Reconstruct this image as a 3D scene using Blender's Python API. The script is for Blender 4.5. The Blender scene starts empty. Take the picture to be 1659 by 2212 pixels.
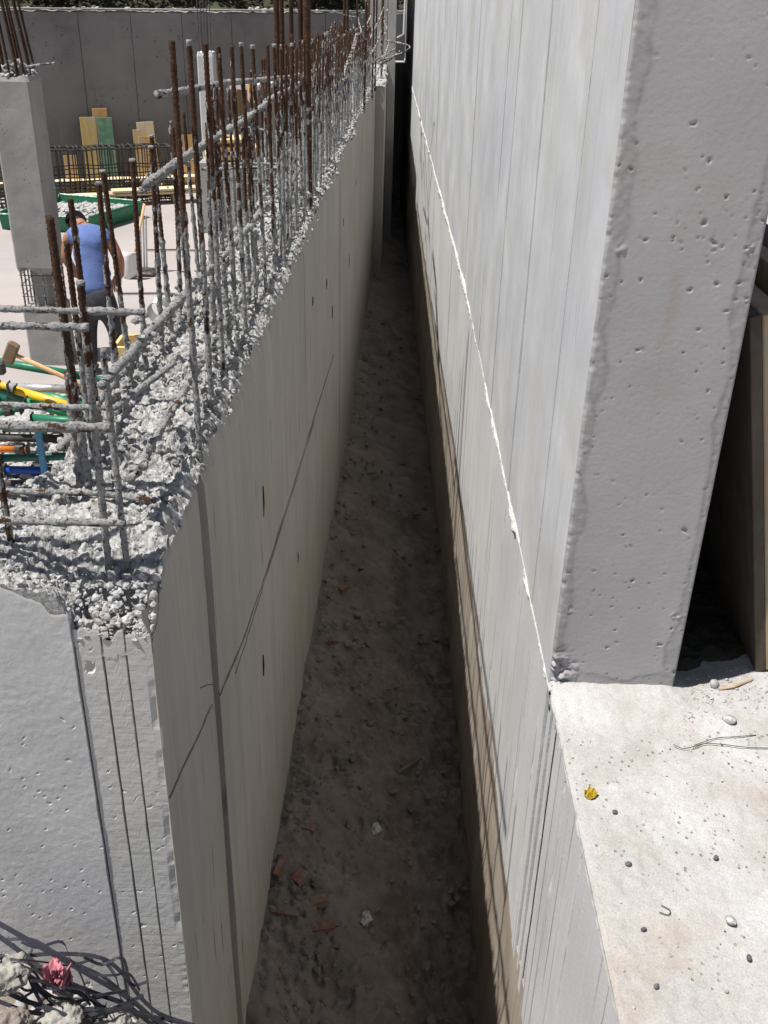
import bpy, math, random
import numpy as np
from mathutils import Vector, Matrix
random.seed(7); RNG = np.random.default_rng(7)
S = bpy.context.scene; COL = S.collection
R = math.radians
# ------------------------------------------------------------------ camera
F_PX, CX, CY = 2187.0, 829.5, 1106.0                 # focal length for a 1659 x 2212 frame
_D = np.array([725 - CX, 5100 - CY, F_PX])           # vanishing point of the verticals
_yv = CY - (F_PX**2 + (725 - CX) * (855 - CX)) / (5100 - CY)
_Y = np.array([855 - CX, _yv - CY, F_PX])            # vanishing point of the long wall
_D /= np.linalg.norm(_D); _Y /= np.linalg.norm(_Y); _X = np.cross(_D, _Y)
if _X[0] < 0: _X = -_X
cam = bpy.data.cameras.new('camera'); co = bpy.data.objects.new('camera', cam); COL.objects.link(co)
cam.sensor_fit = 'VERTICAL'; cam.sensor_height = 36; cam.sensor_width = 27; cam.lens = 36 * F_PX / 2212
cam.clip_start = .05; cam.clip_end = 3000
rt = Vector((_X[0], _Y[0], -_D[0])); dn = Vector((_X[1], _Y[1], -_D[1])); fw = Vector((_X[2], _Y[2], -_D[2]))
up = -dn
co.matrix_world = Matrix(((rt.x, up.x, -fw.x, 0), (rt.y, up.y, -fw.y, 0), (rt.z, up.z, -fw.z, 0), (0, 0, 0, 1)))
S.camera = co
# ------------------------------------------------------------------ sky, sun, exposure
SUN_EL, SUN_AZ = R(67.5), math.atan2(-.345, -.94)     # sun stands to the left, a little behind the camera
sv = Vector((math.cos(SUN_EL) * math.cos(SUN_AZ), math.cos(SUN_EL) * math.sin(SUN_AZ), math.sin(SUN_EL)))
W = bpy.data.worlds.new('World'); S.world = W; W.use_nodes = True
wt = W.node_tree; bg = wt.nodes['Background']
sky = wt.nodes.new('ShaderNodeTexSky'); sky.sky_type = 'NISHITA'; sky.sun_disc = False
sky.sun_elevation = SUN_EL; sky.sun_rotation = math.atan2(sv.x, sv.y); sky.air_density = 1.0; sky.dust_density = 1.5
wt.links.new(sky.outputs[0], bg.inputs[0]); bg.inputs[1].default_value = .05
sl = bpy.data.lights.new('sun', 'SUN'); sl.energy = 4.8; sl.angle = R(.53); sl.color = (1, .965, .91)
so = bpy.data.objects.new('sun', sl); COL.objects.link(so)
so.rotation_euler = sv.to_track_quat('Z', 'Y').to_euler()
S.view_settings.view_transform = 'Standard'; S.view_settings.look = 'None'
S.view_settings.exposure = .5; S.view_settings.gamma = 1
S.cycles.max_bounces = 10; S.cycles.diffuse_bounces = 6

# ------------------------------------------------------------------ small helpers
def ray(px, py):
    v = np.array([px - CX, py - CY, F_PX]); return np.array([v @ _X, v @ _Y, -(v @ _D)])
def atY(px, py, y): r = ray(px, py); return Vector(r * (y / r[1]))
def atX(px, py, x): r = ray(px, py); return Vector(r * (x / r[0]))
def atZ(px, py, z): r = ray(px, py); return Vector(r * (z / r[2]))

def tag(o, label=None, cat=None, group=None, kind=None):
    if label: o['label'] = label
    if cat: o['category'] = cat
    if group: o['group'] = group
    if kind: o['kind'] = kind
    return o
def empty(name, loc=(0, 0, 0), label=None, cat=None, group=None):
    o = bpy.data.objects.new(name, None); o.empty_display_size = .1; COL.objects.link(o); o.location = loc
    return tag(o, label, cat, group)
def link(name, me, mat, parent=None, smooth=False):
    o = bpy.data.objects.new(name, me); COL.objects.link(o)
    if mat is not None and len(me.materials) == 0: me.materials.append(mat)
    me.polygons.foreach_set('use_smooth', np.full(len(me.polygons), bool(smooth)))
    if parent is not None:
        o.parent = parent; o.matrix_parent_inverse = Matrix.Translation(-Vector(parent.location))
    return o
def npmesh(name, V, Fq, attr=None):
    """V (n,3) array, Fq (m,k) int array of quads or triangles"""
    me = bpy.data.meshes.new(name); V = np.asarray(V, np.float32); Fq = np.asarray(Fq, np.int32)
    m, k = Fq.shape
    me.vertices.add(len(V)); me.vertices.foreach_set('co', V.ravel())
    me.loops.add(m * k); me.loops.foreach_set('vertex_index', Fq.ravel())
    me.polygons.add(m); me.polygons.foreach_set('loop_start', np.arange(0, m * k, k, dtype=np.int32))
    me.polygons.foreach_set('loop_total', np.full(m, k, np.int32))
    if attr is not None:
        for key, val in attr.items():
            a = me.attributes.new(key, 'FLOAT', 'POINT'); a.data.foreach_set('value', np.asarray(val, np.float32))
    me.update(calc_edges=True); me.validate()
    return me
def gridfaces(nu, nv):
    i = np.arange(nu * nv).reshape(nu, nv)
    return np.stack([i[:-1, :-1].ravel(), i[1:, :-1].ravel(), i[1:, 1:].ravel(), i[:-1, 1:].ravel()], 1)

class MB:
    """collects shapes into one mesh"""
    def __init__(s): s.v = []; s.f = []
    def add(s, vs, fs):
        b = len(s.v); s.v += [tuple(v) for v in vs]; s.f += [tuple(b + i for i in f) for f in fs]; return s
    def box(s, x0, x1, y0, y1, z0, z1, bev=0, M=None):
        if bev:
            vs = []
            for z, e in ((z0, bev), (z0 + bev, 0), (z1 - bev, 0), (z1, bev)):
                a, b, c, d = x0 + e, x1 - e, y0 + e, y1 - e
                k = bev
                vs += [(a + k, c, z), (b - k, c, z), (b, c + k, z), (b, d - k, z), (b - k, d, z), (a + k, d, z), (a, d - k, z), (a, c + k, z)]
            fs = [tuple(range(7, -1, -1)), tuple(range(24, 32))]
            for r in range(3):
                for i in range(8): fs.append((r * 8 + i, r * 8 + (i + 1) % 8, r * 8 + 8 + (i + 1) % 8, r * 8 + 8 + i))
        else:
            vs = [(x, y, z) for z in (z0, z1) for x, y in ((x0, y0), (x1, y0), (x1, y1), (x0, y1))]
            fs = [(3, 2, 1, 0), (4, 5, 6, 7), (0, 1, 5, 4), (1, 2, 6, 5), (2, 3, 7, 6), (3, 0, 4, 7)]
        if M is not None: vs = [M @ Vector(v) for v in vs]
        return s.add(vs, fs)
    def tube(s, pts, r, n=8, cap=True):
        pts = [Vector(p) for p in pts]; rs = r if isinstance(r, (list, tuple)) else [r] * len(pts)
        vs = []; fs = []; u = None
        for i, p in enumerate(pts):
            t = (pts[min(i + 1, len(pts) - 1)] - pts[max(i - 1, 0)]).normalized()
            if u is None: u = t.orthogonal().normalized()
            else: u = (u - t * u.dot(t)).normalized()
            w = t.cross(u)
            for k in range(n):
                a = 2 * math.pi * k / n; vs.append(p + (u * math.cos(a) + w * math.sin(a)) * rs[i])
        for i in range(len(pts) - 1):
            for k in range(n): fs.append((i * n + k, i * n + (k + 1) % n, (i + 1) * n + (k + 1) % n, (i + 1) * n + k))
        if cap: fs += [tuple(range(n - 1, -1, -1)), tuple(range((len(pts) - 1) * n, len(pts) * n))]
        return s.add(vs, fs)
    def ribbon(s, pts, w, th, side=Vector((0, 0, 1))):
        """flat strap along pts, w wide across 'side', th thick"""
        pts = [Vector(p) for p in pts]; vs = []; fs = []
        for i, p in enumerate(pts):
            t = (pts[min(i + 1, len(pts) - 1)] - pts[max(i - 1, 0)]).normalized()
            sd = (side - t * side.dot(t)).normalized(); nn = t.cross(sd)
            for a, b in ((-1, -1), (1, -1), (1, 1), (-1, 1)): vs.append(p + sd * (a * w / 2) + nn * (b * th / 2))
        for i in range(len(pts) - 1):
            for k in range(4): fs.append((i * 4 + k, i * 4 + (k + 1) % 4, i * 4 + 4 + (k + 1) % 4, i * 4 + 4 + k))
        fs += [(3, 2, 1, 0), tuple(range(len(vs) - 4, len(vs)))]
        return s.add(vs, fs)
    def build(s, name, mat, parent=None, smooth=False):
        me = bpy.data.meshes.new(name); me.from_pydata(s.v, [], s.f); me.update()
        return link(name, me, mat, parent, smooth)

# ------------------------------------------------------------------ numpy noise
def _h(ix, iy, iz, seed):
    h = (ix * 374761393 + iy * 668265263 + iz * 2147483647 + seed * 974711) & 0xffffffff
    h = ((h ^ (h >> 13)) * 1274126177) & 0xffffffff; h = h ^ (h >> 16)
    return (h & 0xffff) / 65535.0
def vnoise(x, y, z=0.0, seed=0):
    x, y, z = np.broadcast_arrays(np.asarray(x, float), np.asarray(y, float), np.asarray(z, float))
    ix, iy, iz = np.floor(x).astype(np.int64), np.floor(y).astype(np.int64), np.floor(z).astype(np.int64)
    fx, fy, fz = x - ix, y - iy, z - iz
    fx, fy, fz = [t * t * (3 - 2 * t) for t in (fx, fy, fz)]
    o = 0
    for dx in (0, 1):
        for dy in (0, 1):
            for dz in (0, 1):
                w = (fx if dx else 1 - fx) * (fy if dy else 1 - fy) * (fz if dz else 1 - fz)
                o = o + w * _h(ix + dx, iy + dy, iz + dz, seed)
    return o * 2 - 1
def fbm(x, y, z=0.0, oct=4, seed=0, gain=.5):
    o = 0; a = 1
    for k in range(oct):
        o = o + a * vnoise(np.asarray(x) * 2**k, np.asarray(y) * 2**k, np.asarray(z) * 2**k, seed + k * 17); a *= gain
    return o
def sstep(a, b, x): t = np.clip((x - a) / (b - a), 0, 1); return t * t * (3 - 2 * t)
def pits(x, z, cell, rmin, rmax, prob, depth, seed):
    """round-ish air holes: returns depth field >= 0"""
    x = x + rmax * .45 * vnoise(x / rmax * .9, z / rmax * .9, seed=seed); z = z + rmax * .45 * vnoise(x / rmax * .9, z / rmax * .9, 7.3, seed=seed)
    out = np.zeros_like(x); ci, cj = np.floor(x / cell).astype(np.int64), np.floor(z / cell).astype(np.int64)
    for di in (-1, 0, 1):
        for dj in (-1, 0, 1):
            a, b = ci + di, cj + dj
            px = (a + .2 + .6 * _h(a, b, 1, seed)) * cell; pz = (b + .2 + .6 * _h(a, b, 2, seed)) * cell
            r = rmin + (rmax - rmin) * _h(a, b, 3, seed)**3; on = _h(a, b, 4, seed) < prob * np.clip(.45 + 1.5 * vnoise(px * 7, pz * 7, seed=seed + 3), .12, 1.9)
            an = _h(a, b, 5, seed) * 3.14; st = 1 + 1.6 * _h(a, b, 6, seed)
            dx, dz = x - px, z - pz
            ex = (dx * np.cos(an) + dz * np.sin(an)) / st; ez = -dx * np.sin(an) + dz * np.cos(an)
            d = np.sqrt(ex**2 + ez**2) / r
            out = np.maximum(out, np.where(on, (1 - sstep(.55, 1.15, d)) * depth * np.minimum(1, r / rmax * 2), 0))
    return out

def facets(X, Y, cell, seed, amp):
    """fractured aggregate: every cell is a tilted flat chip with a crevice round it"""
    gx, gy = X / cell, Y / cell; ci, cj = np.floor(gx).astype(np.int64), np.floor(gy).astype(np.int64); d1 = np.full(X.shape, 9.); d2 = d1.copy(); h = np.zeros(X.shape)
    for di in (-1, 0, 1):
        for dj in (-1, 0, 1):
            a, b = ci + di, cj + dj; px, py = a + _h(a, b, 1, seed), b + _h(a, b, 2, seed); dx, dy = gx - px, gy - py; d = np.sqrt(dx * dx + dy * dy)
            hc = _h(a, b, 3, seed) * 2 - 1 + 1.5 * (dx * (_h(a, b, 4, seed) - .5) + dy * (_h(a, b, 5, seed) - .5)) - .25 * d * d
            nw = d < d1; d2 = np.where(nw, d1, np.minimum(d2, d)); h = np.where(nw, hc, h); d1 = np.where(nw, d, d1)
    return amp * (h - .9 * (1 - sstep(0, .22, d2 - d1)))

# ------------------------------------------------------------------ materials
def newmat(name):
    m = bpy.data.materials.new(name); m.use_nodes = True
    return m, m.node_tree, m.node_tree.nodes['Principled BSDF']
class NT:
    def __init__(s, t): s.t = t
    def n(s, typ, **kw):
        nd = s.t.nodes.new(typ)
        for k, v in kw.items(): setattr(nd, k, v)
        return nd
    def pos(s): return s.n('ShaderNodeNewGeometry').outputs['Position']
    def obj(s): return s.n('ShaderNodeTexCoord').outputs['Object']
    def scale(s, v, sc, rot=(0, 0, 0)):
        m = s.n('ShaderNodeMapping'); s.t.links.new(v, m.inputs[0]); m.inputs['Scale'].default_value = sc; m.inputs['Rotation'].default_value = rot
        return m.outputs[0]
    def noise(s, v, sc, det=4, rough=.55, dist=0):
        n = s.n('ShaderNodeTexNoise'); s.t.links.new(v, n.inputs['Vector']); n.inputs['Scale'].default_value = sc
        n.inputs['Detail'].default_value = det; n.inputs['Roughness'].default_value = rough; n.inputs['Distortion'].default_value = dist
        return n.outputs['Fac']
    def voro(s, v, sc, feat='F1'):
        n = s.n('ShaderNodeTexVoronoi'); n.feature = feat; s.t.links.new(v, n.inputs['Vector']); n.inputs['Scale'].default_value = sc
        return n.outputs['Distance']
    def rng(s, f, a, b, c=0., d=1.):
        m = s.n('ShaderNodeMapRange'); s.t.links.new(f, m.inputs[0])
        for i, v in enumerate((a, b, c, d)): m.inputs[i + 1].default_value = v
        return m.outputs[0]
    def math(s, op, a, b):
        m = s.n('ShaderNodeMath'); m.operation = op
        for i, v in enumerate((a, b)):
            if isinstance(v, (int, float)): m.inputs[i].default_value = v
            else: s.t.links.new(v, m.inputs[i])
        return m.outputs[0]
    def mix(s, f, a, b, mode='MIX'):
        m = s.n('ShaderNodeMix'); m.data_type = 'RGBA'; m.blend_type = mode
        for i, v in ((0, f), (6, a), (7, b)):
            if isinstance(v, (int, float)): m.inputs[i].default_value = v
            elif isinstance(v, tuple): m.inputs[i].default_value = (*v, 1)
            else: s.t.links.new(v, m.inputs[i])
        return m.outputs[2]
    def bump(s, h, strength, dist, prev=None):
        b = s.n('ShaderNodeBump'); s.t.links.new(h, b.inputs['Height']); b.inputs['Strength'].default_value = strength; b.inputs['Distance'].default_value = dist
        if prev is not None: s.t.links.new(prev, b.inputs['Normal'])
        return b.outputs[0]
def concrete(name, lo, hi, scale=2.5, streak=None, streak_amt=.25, stain=None, stain_rng=(.55, .72), stain_sc=1.2, grain=.12, pit=None, bump=.25, rough=.9, seam_stain=None, lines=None):
    m, t, b = newmat(name); n = NT(t); p = n.pos()
    c = n.mix(n.rng(n.noise(p, scale, 7, .62), .3, .7), lo, hi)
    h = n.noise(p, 90, 5, .6)
    if streak:
        sp = n.scale(p, streak)
        k = n.noise(sp, 1, 5, .6)
        c = n.mix(n.rng(k, .3, .7, streak_amt, 0), c, tuple(x * .42 for x in lo))
        k2 = n.noise(n.scale(p, tuple(q * 2.7 for q in streak)), 1, 3, .5)
        c = n.mix(n.rng(k2, .62, .75, 0, streak_amt * .9), c, tuple(min(1, x * 1.25) for x in hi))
        h = n.math('ADD', h, n.math('MULTIPLY', k2, .8))
    if lines:      # thin dark form-board marks: long streaks, thresholded
        sc, lo_t, col, amt = lines
        k3 = n.noise(n.scale(p, sc), 1, 2, .5)
        c = n.mix(n.rng(k3, lo_t, lo_t + .05, 0, amt), c, col)
    if stain:
        c = n.mix(n.rng(n.noise(p, stain_sc, 6, .65, .4), *stain_rng, 0, .75), c, stain)
    g = n.noise(p, 260, 3, .6)
    c = n.mix(n.rng(g, .35, .65, 0, grain), c, (.9, .9, .9), 'MULTIPLY') if False else n.mix(n.rng(g, .4, .68, 0, grain), c, tuple(x * .45 for x in lo))
    nor = n.bump(h, bump, .004)
    if pit:
        d = n.voro(p, pit); msk = n.rng(n.noise(p, pit * .13, 2), .5, .62)
        hole = n.math('MULTIPLY', n.rng(d, .12, .2, 1, 0), msk)
        c = n.mix(n.math('MULTIPLY', hole, .55), c, tuple(x * .3 for x in lo))
        nor = n.bump(n.math('MULTIPLY', hole, -1), .8, .005, nor)
    t.links.new(c, b.inputs['Base Color']); b.inputs['Roughness'].default_value = rough
    b.inputs['Specular IOR Level'].default_value = .25
    t.links.new(nor, b.inputs['Normal'])
    return m
def paint(name, col, rough=.45, metal=0, wear=None, wear_rng=(.55, .68), sc=9, spec=.4, var=.12, bump=.15):
    m, t, b = newmat(name); n = NT(t); p = n.obj()
    c = n.mix(n.rng(n.noise(p, sc * .6, 5), .3, .7), tuple(x * (1 - var) for x in col), tuple(min(1, x * (1 + var)) for x in col))
    if wear: c = n.mix(n.rng(n.noise(p, sc * 2.2, 7, .65), *wear_rng), c, wear)
    t.links.new(c, b.inputs['Base Color'])
    t.links.new(n.rng(n.noise(p, sc * 3, 4), .3, .7, max(.05, rough - .12), min(1, rough + .15)), b.inputs['Roughness'])
    b.inputs['Metallic'].default_value = metal; b.inputs['Specular IOR Level'].default_value = spec
    t.links.new(n.bump(n.noise(p, sc * 8, 4), bump, .003), b.inputs['Normal'])
    return m
def wood(name, c1, c2, axis=2, sc=6, dirt=None):
    m, t, b = newmat(name); n = NT(t); p = n.obj()
    st = [sc * 7] * 3; st[axis] = sc * .35
    g = n.noise(n.scale(p, tuple(st)), 1, 6, .6, .6)
    c = n.mix(n.rng(g, .3, .7), c1, c2)
    if dirt: c = n.mix(n.rng(n.noise(p, 5, 6, .65), .48, .66, 0, .85), c, dirt)
    t.links.new(c, b.inputs['Base Color']); b.inputs['Roughness'].default_value = .8; b.inputs['Specular IOR Level'].default_value = .2
    t.links.new(n.bump(g, .3, .002), b.inputs['Normal'])
    return m
def rebarmat(name, r1, r2, mortar=(.40, .402, .40), dust=.25):
    m, t, b = newmat(name); n = NT(t); p = n.pos()
    rust = n.mix(n.rng(n.noise(p, 35, 6, .65), .3, .7), r1, r2)
    rust = n.mix(n.rng(n.noise(p, 210, 4, .7), .58, .68, 0, dust), rust, (.30, .275, .245))
    mo = n.mix(n.rng(n.noise(p, 85, 6, .7), .32, .68), tuple(x * .55 for x in mortar), tuple(x * 1.2 for x in mortar))
    mo = n.mix(n.rng(n.noise(p, 190, 4, .7), .53, .60, 0, .85), mo, (.085, .075, .066))
    a = n.n('ShaderNodeAttribute'); a.attribute_name = 'crust'
    f = n.rng(n.math('ADD', a.outputs['Fac'], n.rng(n.noise(p, 170, 5, .7), .3, .7, -.5, .42)), .40, .52)
    t.links.new(n.mix(f, rust, mo), b.inputs['Base Color']); b.inputs['Roughness'].default_value = .95; b.inputs['Specular IOR Level'].default_value = .1
    t.links.new(n.bump(n.noise(p, 190, 6, .75), 1, .007), b.inputs['Normal'])
    return m
def aggmat(name, lo, hi, dark, warm):
    m, t, b = newmat(name); n = NT(t); p = n.pos()
    c = n.mix(n.rng(n.noise(p, 38, 7, .68), .3, .7), lo, hi)
    c = n.mix(n.rng(n.noise(p, 13, 4), .55, .7, 0, .6), c, warm)
    c = n.mix(n.rng(n.voro(p, 95), .42, .62, 0, .5), c, dark)
    t.links.new(c, b.inputs['Base Color']); b.inputs['Roughness'].default_value = .95; b.inputs['Specular IOR Level'].default_value = .15
    nor = n.bump(n.noise(p, 130, 6, .7), .8, .006)
    t.links.new(nor, b.inputs['Normal'])
    return m
M = {}
M['rwall'] = concrete('smooth_cast_concrete', (.47, .48, .50), (.68, .686, .70), 2.1, streak=(0, 34, 1.1), streak_amt=.2, stain=(.45, .445, .40), stain_rng=(.46, .72), stain_sc=2.2, bump=.1, grain=.1, lines=((0, 62, 2.2), .665, (.2, .195, .19), .6))
M['rwall_low'] = concrete('board_streaked_concrete', (.53, .535, .545), (.68, .68, .685), 1.6, streak=(0, 75, .7), streak_amt=.2, stain=(.54, .48, .41), stain_rng=(.57, .8), stain_sc=1.1, bump=.3, lines=((0, 48, .6), .63, (.17, .16, .15), .7))
M['footing'] = concrete('tan_stained_concrete', (.34, .285, .225), (.47, .43, .37), 2.2, streak=(0, 14, .5), streak_amt=.45, stain=(.22, .15, .09), stain_rng=(.5, .75), bump=.4)
M['face'] = concrete('grey_cast_concrete', (.385, .372, .374), (.455, .44, .444), 3.5, stain=(.40, .35, .29), stain_rng=(.6, .8), stain_sc=4, bump=.13, grain=.12)
M['edge'] = concrete('leaked_edge_concrete', (.275, .27, .268), (.35, .345, .335), 9, bump=.7, grain=.2, pit=60)
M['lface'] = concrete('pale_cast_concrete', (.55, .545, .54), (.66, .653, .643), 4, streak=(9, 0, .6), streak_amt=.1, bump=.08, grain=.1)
M['strip'] = concrete('board_marked_concrete', (.53, .52, .495), (.62, .61, .585), 5, bump=.12, grain=.1, streak=(4, 4, 60), streak_amt=.05)
M['lwall'] = concrete('beige_cast_concrete', (.345, .320, .282), (.43, .40, .355), 1.7, streak=(0, 13, .4), streak_amt=.3, stain=(.38, .30, .20), stain_rng=(.58, .82), stain_sc=1.3, bump=.25, lines=((0, 42, 3.4), .665, (.12, .10, .085), .7))  # grey-beige base colour of the left trench walls, with streaks and stains
M['core'] = concrete('old_concrete', (.30, .29, .28), (.40, .39, .37), 3)
M['slab'] = concrete('dusty_slab_concrete', (.37, .355, .34), (.51, .503, .50), 5.5, stain=(.33, .285, .24), stain_rng=(.47, .64), stain_sc=3.1, grain=.38, bump=.6, pit=55, streak=(3, 9, 0), streak_amt=.1)
M['white'] = concrete('lime_white_mortar', (.55, .55, .55), (.68, .67, .66), 14, bump=.7, grain=.12)
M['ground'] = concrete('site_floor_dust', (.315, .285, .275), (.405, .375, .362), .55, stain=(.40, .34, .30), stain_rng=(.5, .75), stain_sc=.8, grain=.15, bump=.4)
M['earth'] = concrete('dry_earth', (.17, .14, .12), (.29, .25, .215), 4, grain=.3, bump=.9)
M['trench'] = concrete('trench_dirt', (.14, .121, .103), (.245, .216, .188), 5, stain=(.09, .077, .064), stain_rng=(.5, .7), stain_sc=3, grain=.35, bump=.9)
M['back'] = concrete('grey_retaining_concrete', (.21, .203, .20), (.30, .288, .282), .9, stain=(.12, .118, .12), stain_rng=(.52, .72), stain_sc=.6, bump=.2, streak=(3, 3, .4), streak_amt=.2, pit=9)
M['pier'] = concrete('site_column_concrete', (.27, .266, .258), (.39, .38, .366), 3, streak=(9, 9, .8), streak_amt=.15, bump=.3, pit=22, stain=(.40, .34, .29), stain_rng=(.6, .8), stain_sc=3)
M['palecol'] = concrete('whitewashed_concrete', (.52, .52, .53), (.62, .62, .62), 2, streak=(6, 6, .5), streak_amt=.12)
M['agg'] = aggmat('broken_aggregate', (.36, .357, .35), (.55, .545, .535), (.15, .146, .142), (.40, .35, .30))
M['stone'] = aggmat('dusty_pebbles', (.36, .357, .35), (.58, .577, .57), (.20, .195, .19), (.42, .36, .31))
M['clump'] = aggmat('mortar_clumps', (.27, .272, .27), (.44, .442, .44), (.14, .138, .134), (.36, .34, .31))
M['rust'] = rebarmat('rusty_ribbed_steel', (.045, .024, .016), (.115, .062, .038), dust=.45)
M['rust_dark'] = rebarmat('dark_rusty_steel', (.03, .018, .013), (.08, .044, .029))
M['steel'] = rebarmat('blue_grey_bar', (.06, .06, .065), (.13, .125, .13))
M['brick'] = concrete('dusty_red_brick', (.15, .062, .042), (.25, .125, .088), 14, stain=(.22, .19, .16), stain_rng=(.40, .60), stain_sc=12, bump=.8)
# ------------------------------------------------------------------ layout constants (metres, camera at the origin)
XR = .43          # trench face of the right wall
ZS = -1.6         # slab level
ZF = -3.44        # trench floor
ZG = -3.9         # site floor
Y0 = 1.42         # front face of the broken wall
YJ = 12.6         # where the broken wall jogs
def XL(y): return -.387 + .0165 * (y - 1.4)     # trench face of the broken wall
def ZT(y): return -.95 - .03 * (y - 1.9)        # its broken top
# ================================================================== SETTING
# site floor: one wide sheet
me = npmesh('ground', [(-900, -300, ZG), (900, -300, ZG), (900, 1500, ZG), (-900, 1500, ZG)], [[0, 1, 2, 3]])
tag(link('ground', me, M['ground']), kind='structure')
# trench floor with a heaped left side
def floorz(x, y): return ZF - .035 * np.maximum(0, y - 3.5) + (.56 - .26 * sstep(2, 8, y)) * sstep(.55, -.5, x) + .05 * sstep(-.1, -.36, x)
def trench():
    for (ya, yb, st, nm) in ((.3, 1.9, .03, 'trench_floor'), (1.88, 4.6, .0095, 'trench_floor'), (4.58, 6.5, .018, 'trench_floor'), (6.46, 19.8, .06, 'trench_floor')):
        xs = np.arange(-.60, .56, st); ys = np.arange(ya, yb, st); X, Y = np.meshgrid(xs, ys, indexing='ij')
        Z = floorz(X, Y) + .035 * fbm(X * 5, Y * 5, oct=5, seed=3) + .016 * fbm(X * 28, Y * 28, oct=4, seed=5, gain=.6) + facets(X + .02 * vnoise(X * 20, Y * 20, seed=2), Y, .06, 7, .009) * sstep(-.3, .3, fbm(X * 6, Y * 3, oct=2, seed=6) - .5 * X)
        if ya > 6: Z -= .006
        me = npmesh(nm, np.stack([X.ravel(), Y.ravel(), Z.ravel()], 1), gridfaces(len(xs), len(ys)))
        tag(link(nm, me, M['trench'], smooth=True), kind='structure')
trench()
# right-hand slab the photographer stands on
def slab():
    mb = MB(); mb.box(.452, 6, -4, 24, -4.2, ZS - .02); o = mb.build('concrete_slab', M['core']); tag(o, kind='structure')
    xs = np.concatenate([np.arange(.4305, 1.35, .006), np.arange(1.35, 6.01, .31)]); ys = np.concatenate([np.arange(-4, .7, .3), np.arange(.7, 2.9, .006), np.arange(2.9, 24, .7)])
    X, Y = np.meshgrid(xs, ys, indexing='ij')
    near = sstep(1.5, 1.2, X) * sstep(.6, .8, Y) * sstep(3, 2.7, Y)
    Z = ZS + near * (.004 * fbm(X * 4, Y * 4, oct=3, seed=11) + .0018 * fbm(X * 60, Y * 60, oct=3, seed=12) - pits(X, Y, .03, .002, .006, .18, .004, 5))
    # mortar skirt spread along the foot of the wall end
    Z += .02 * sstep(1.88, 2.0, Y + .03 * vnoise(X * 9, Y * 9, seed=4)) * sstep(.80, .70, X) * near
    Z[0, :] -= .012; X[0, :] += .002 * vnoise(Y[0] * 40, 0, seed=3)
    me = npmesh('slab_top', np.stack([X.ravel(), Y.ravel(), Z.ravel()], 1), gridfaces(len(xs), len(ys)))
    link('slab_top', me, M['slab'], o, True)
slab()
# ground in front of the broken wall (left foreground bank) and the strip under the camera
def bank():
    xs = np.arange(-4.6, -.385, .02); ys = np.arange(-3, 1.43, .02); X, Y = np.meshgrid(xs, ys, indexing='ij')
    Z = -1.95 - .18 * sstep(-.75, -.40, X) + .03 * fbm(X * 4, Y * 4, oct=4, seed=21) + .012 * fbm(X * 30, Y * 30, oct=3, seed=22)
    Z[-1, :] = -3.3
    me = npmesh('earth_bank', np.stack([X.ravel(), Y.ravel(), Z.ravel()], 1), gridfaces(len(xs), len(ys)))
    tag(link('earth_bank', me, M['earth'], smooth=True), kind='structure')
    mb = MB(); mb.box(-4.6, .43, -3, .3, -3.4, -1.62); tag(mb.build('path', M['slab']), kind='structure')
bank()
# the back retaining wall stands skewed; ground behind it
WU = Vector((.936, .351, 0)); WN = Vector((.351, -.936, 0)); WO = Vector((-6.6, 18.7, 0))
def onwall(px, py, off=0):
    r = Vector(ray(px, py)); o = WO + WN * off; t = o.dot(WN) / r.dot(WN); return r * t
def wallpt(s, z, off=0): p = WO + WU * s + WN * off; return Vector((p.x, p.y, z))
def WM(s, z, off=0):   # frame on the wall: x along, y out of the wall towards us is -y
    p = wallpt(s, z, off); return Matrix(((WU.x, -WN.x, 0, p.x), (WU.y, -WN.y, 0, p.y), (0, 0, 1, p.z), (0, 0, 0, 1)))
me = npmesh('upper_ground', [tuple(wallpt(-700, -1.0, -.3)), tuple(wallpt(700, -1.0, -.3)), tuple(wallpt(700, -1.0, -900)), tuple(wallpt(-700, -1.0, -900))], [[0, 1, 2, 3]])
tag(link('upper_ground', me, M['earth']), kind='structure')
def hill():
    s = np.arange(-14, 12, .15); o = np.concatenate([np.arange(-.32, -4, -.12), [-6, -9, -14, -30]]); Sg, O = np.meshgrid(s, o, indexing='ij')
    Z = -1.0 + .75 * sstep(-.4, -2.6, O) + 1.0 * sstep(-2.5, -9, O) + .14 * fbm(Sg * 1.3, O * 1.3, oct=4, seed=61)
    P = np.array(wallpt(0, 0)); V = P + Sg[..., None] * np.array(WU) + O[..., None] * np.array(WN); V[..., 2] = Z
    tag(link('hillside', npmesh('hillside', V.reshape(-1, 3), gridfaces(len(s), len(o))[:, ::-1]), M['soil_and_shade'], smooth=True), kind='structure')
M['soil_and_shade'] = concrete('dark_soil_and_shade', (.03, .026, .02), (.075, .065, .045), 5, stain=(.05, .06, .025), stain_rng=(.45, .6), stain_sc=2, bump=.8)  # hillside soil, also the dark colour of the painted shade under the panels
hill()
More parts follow.
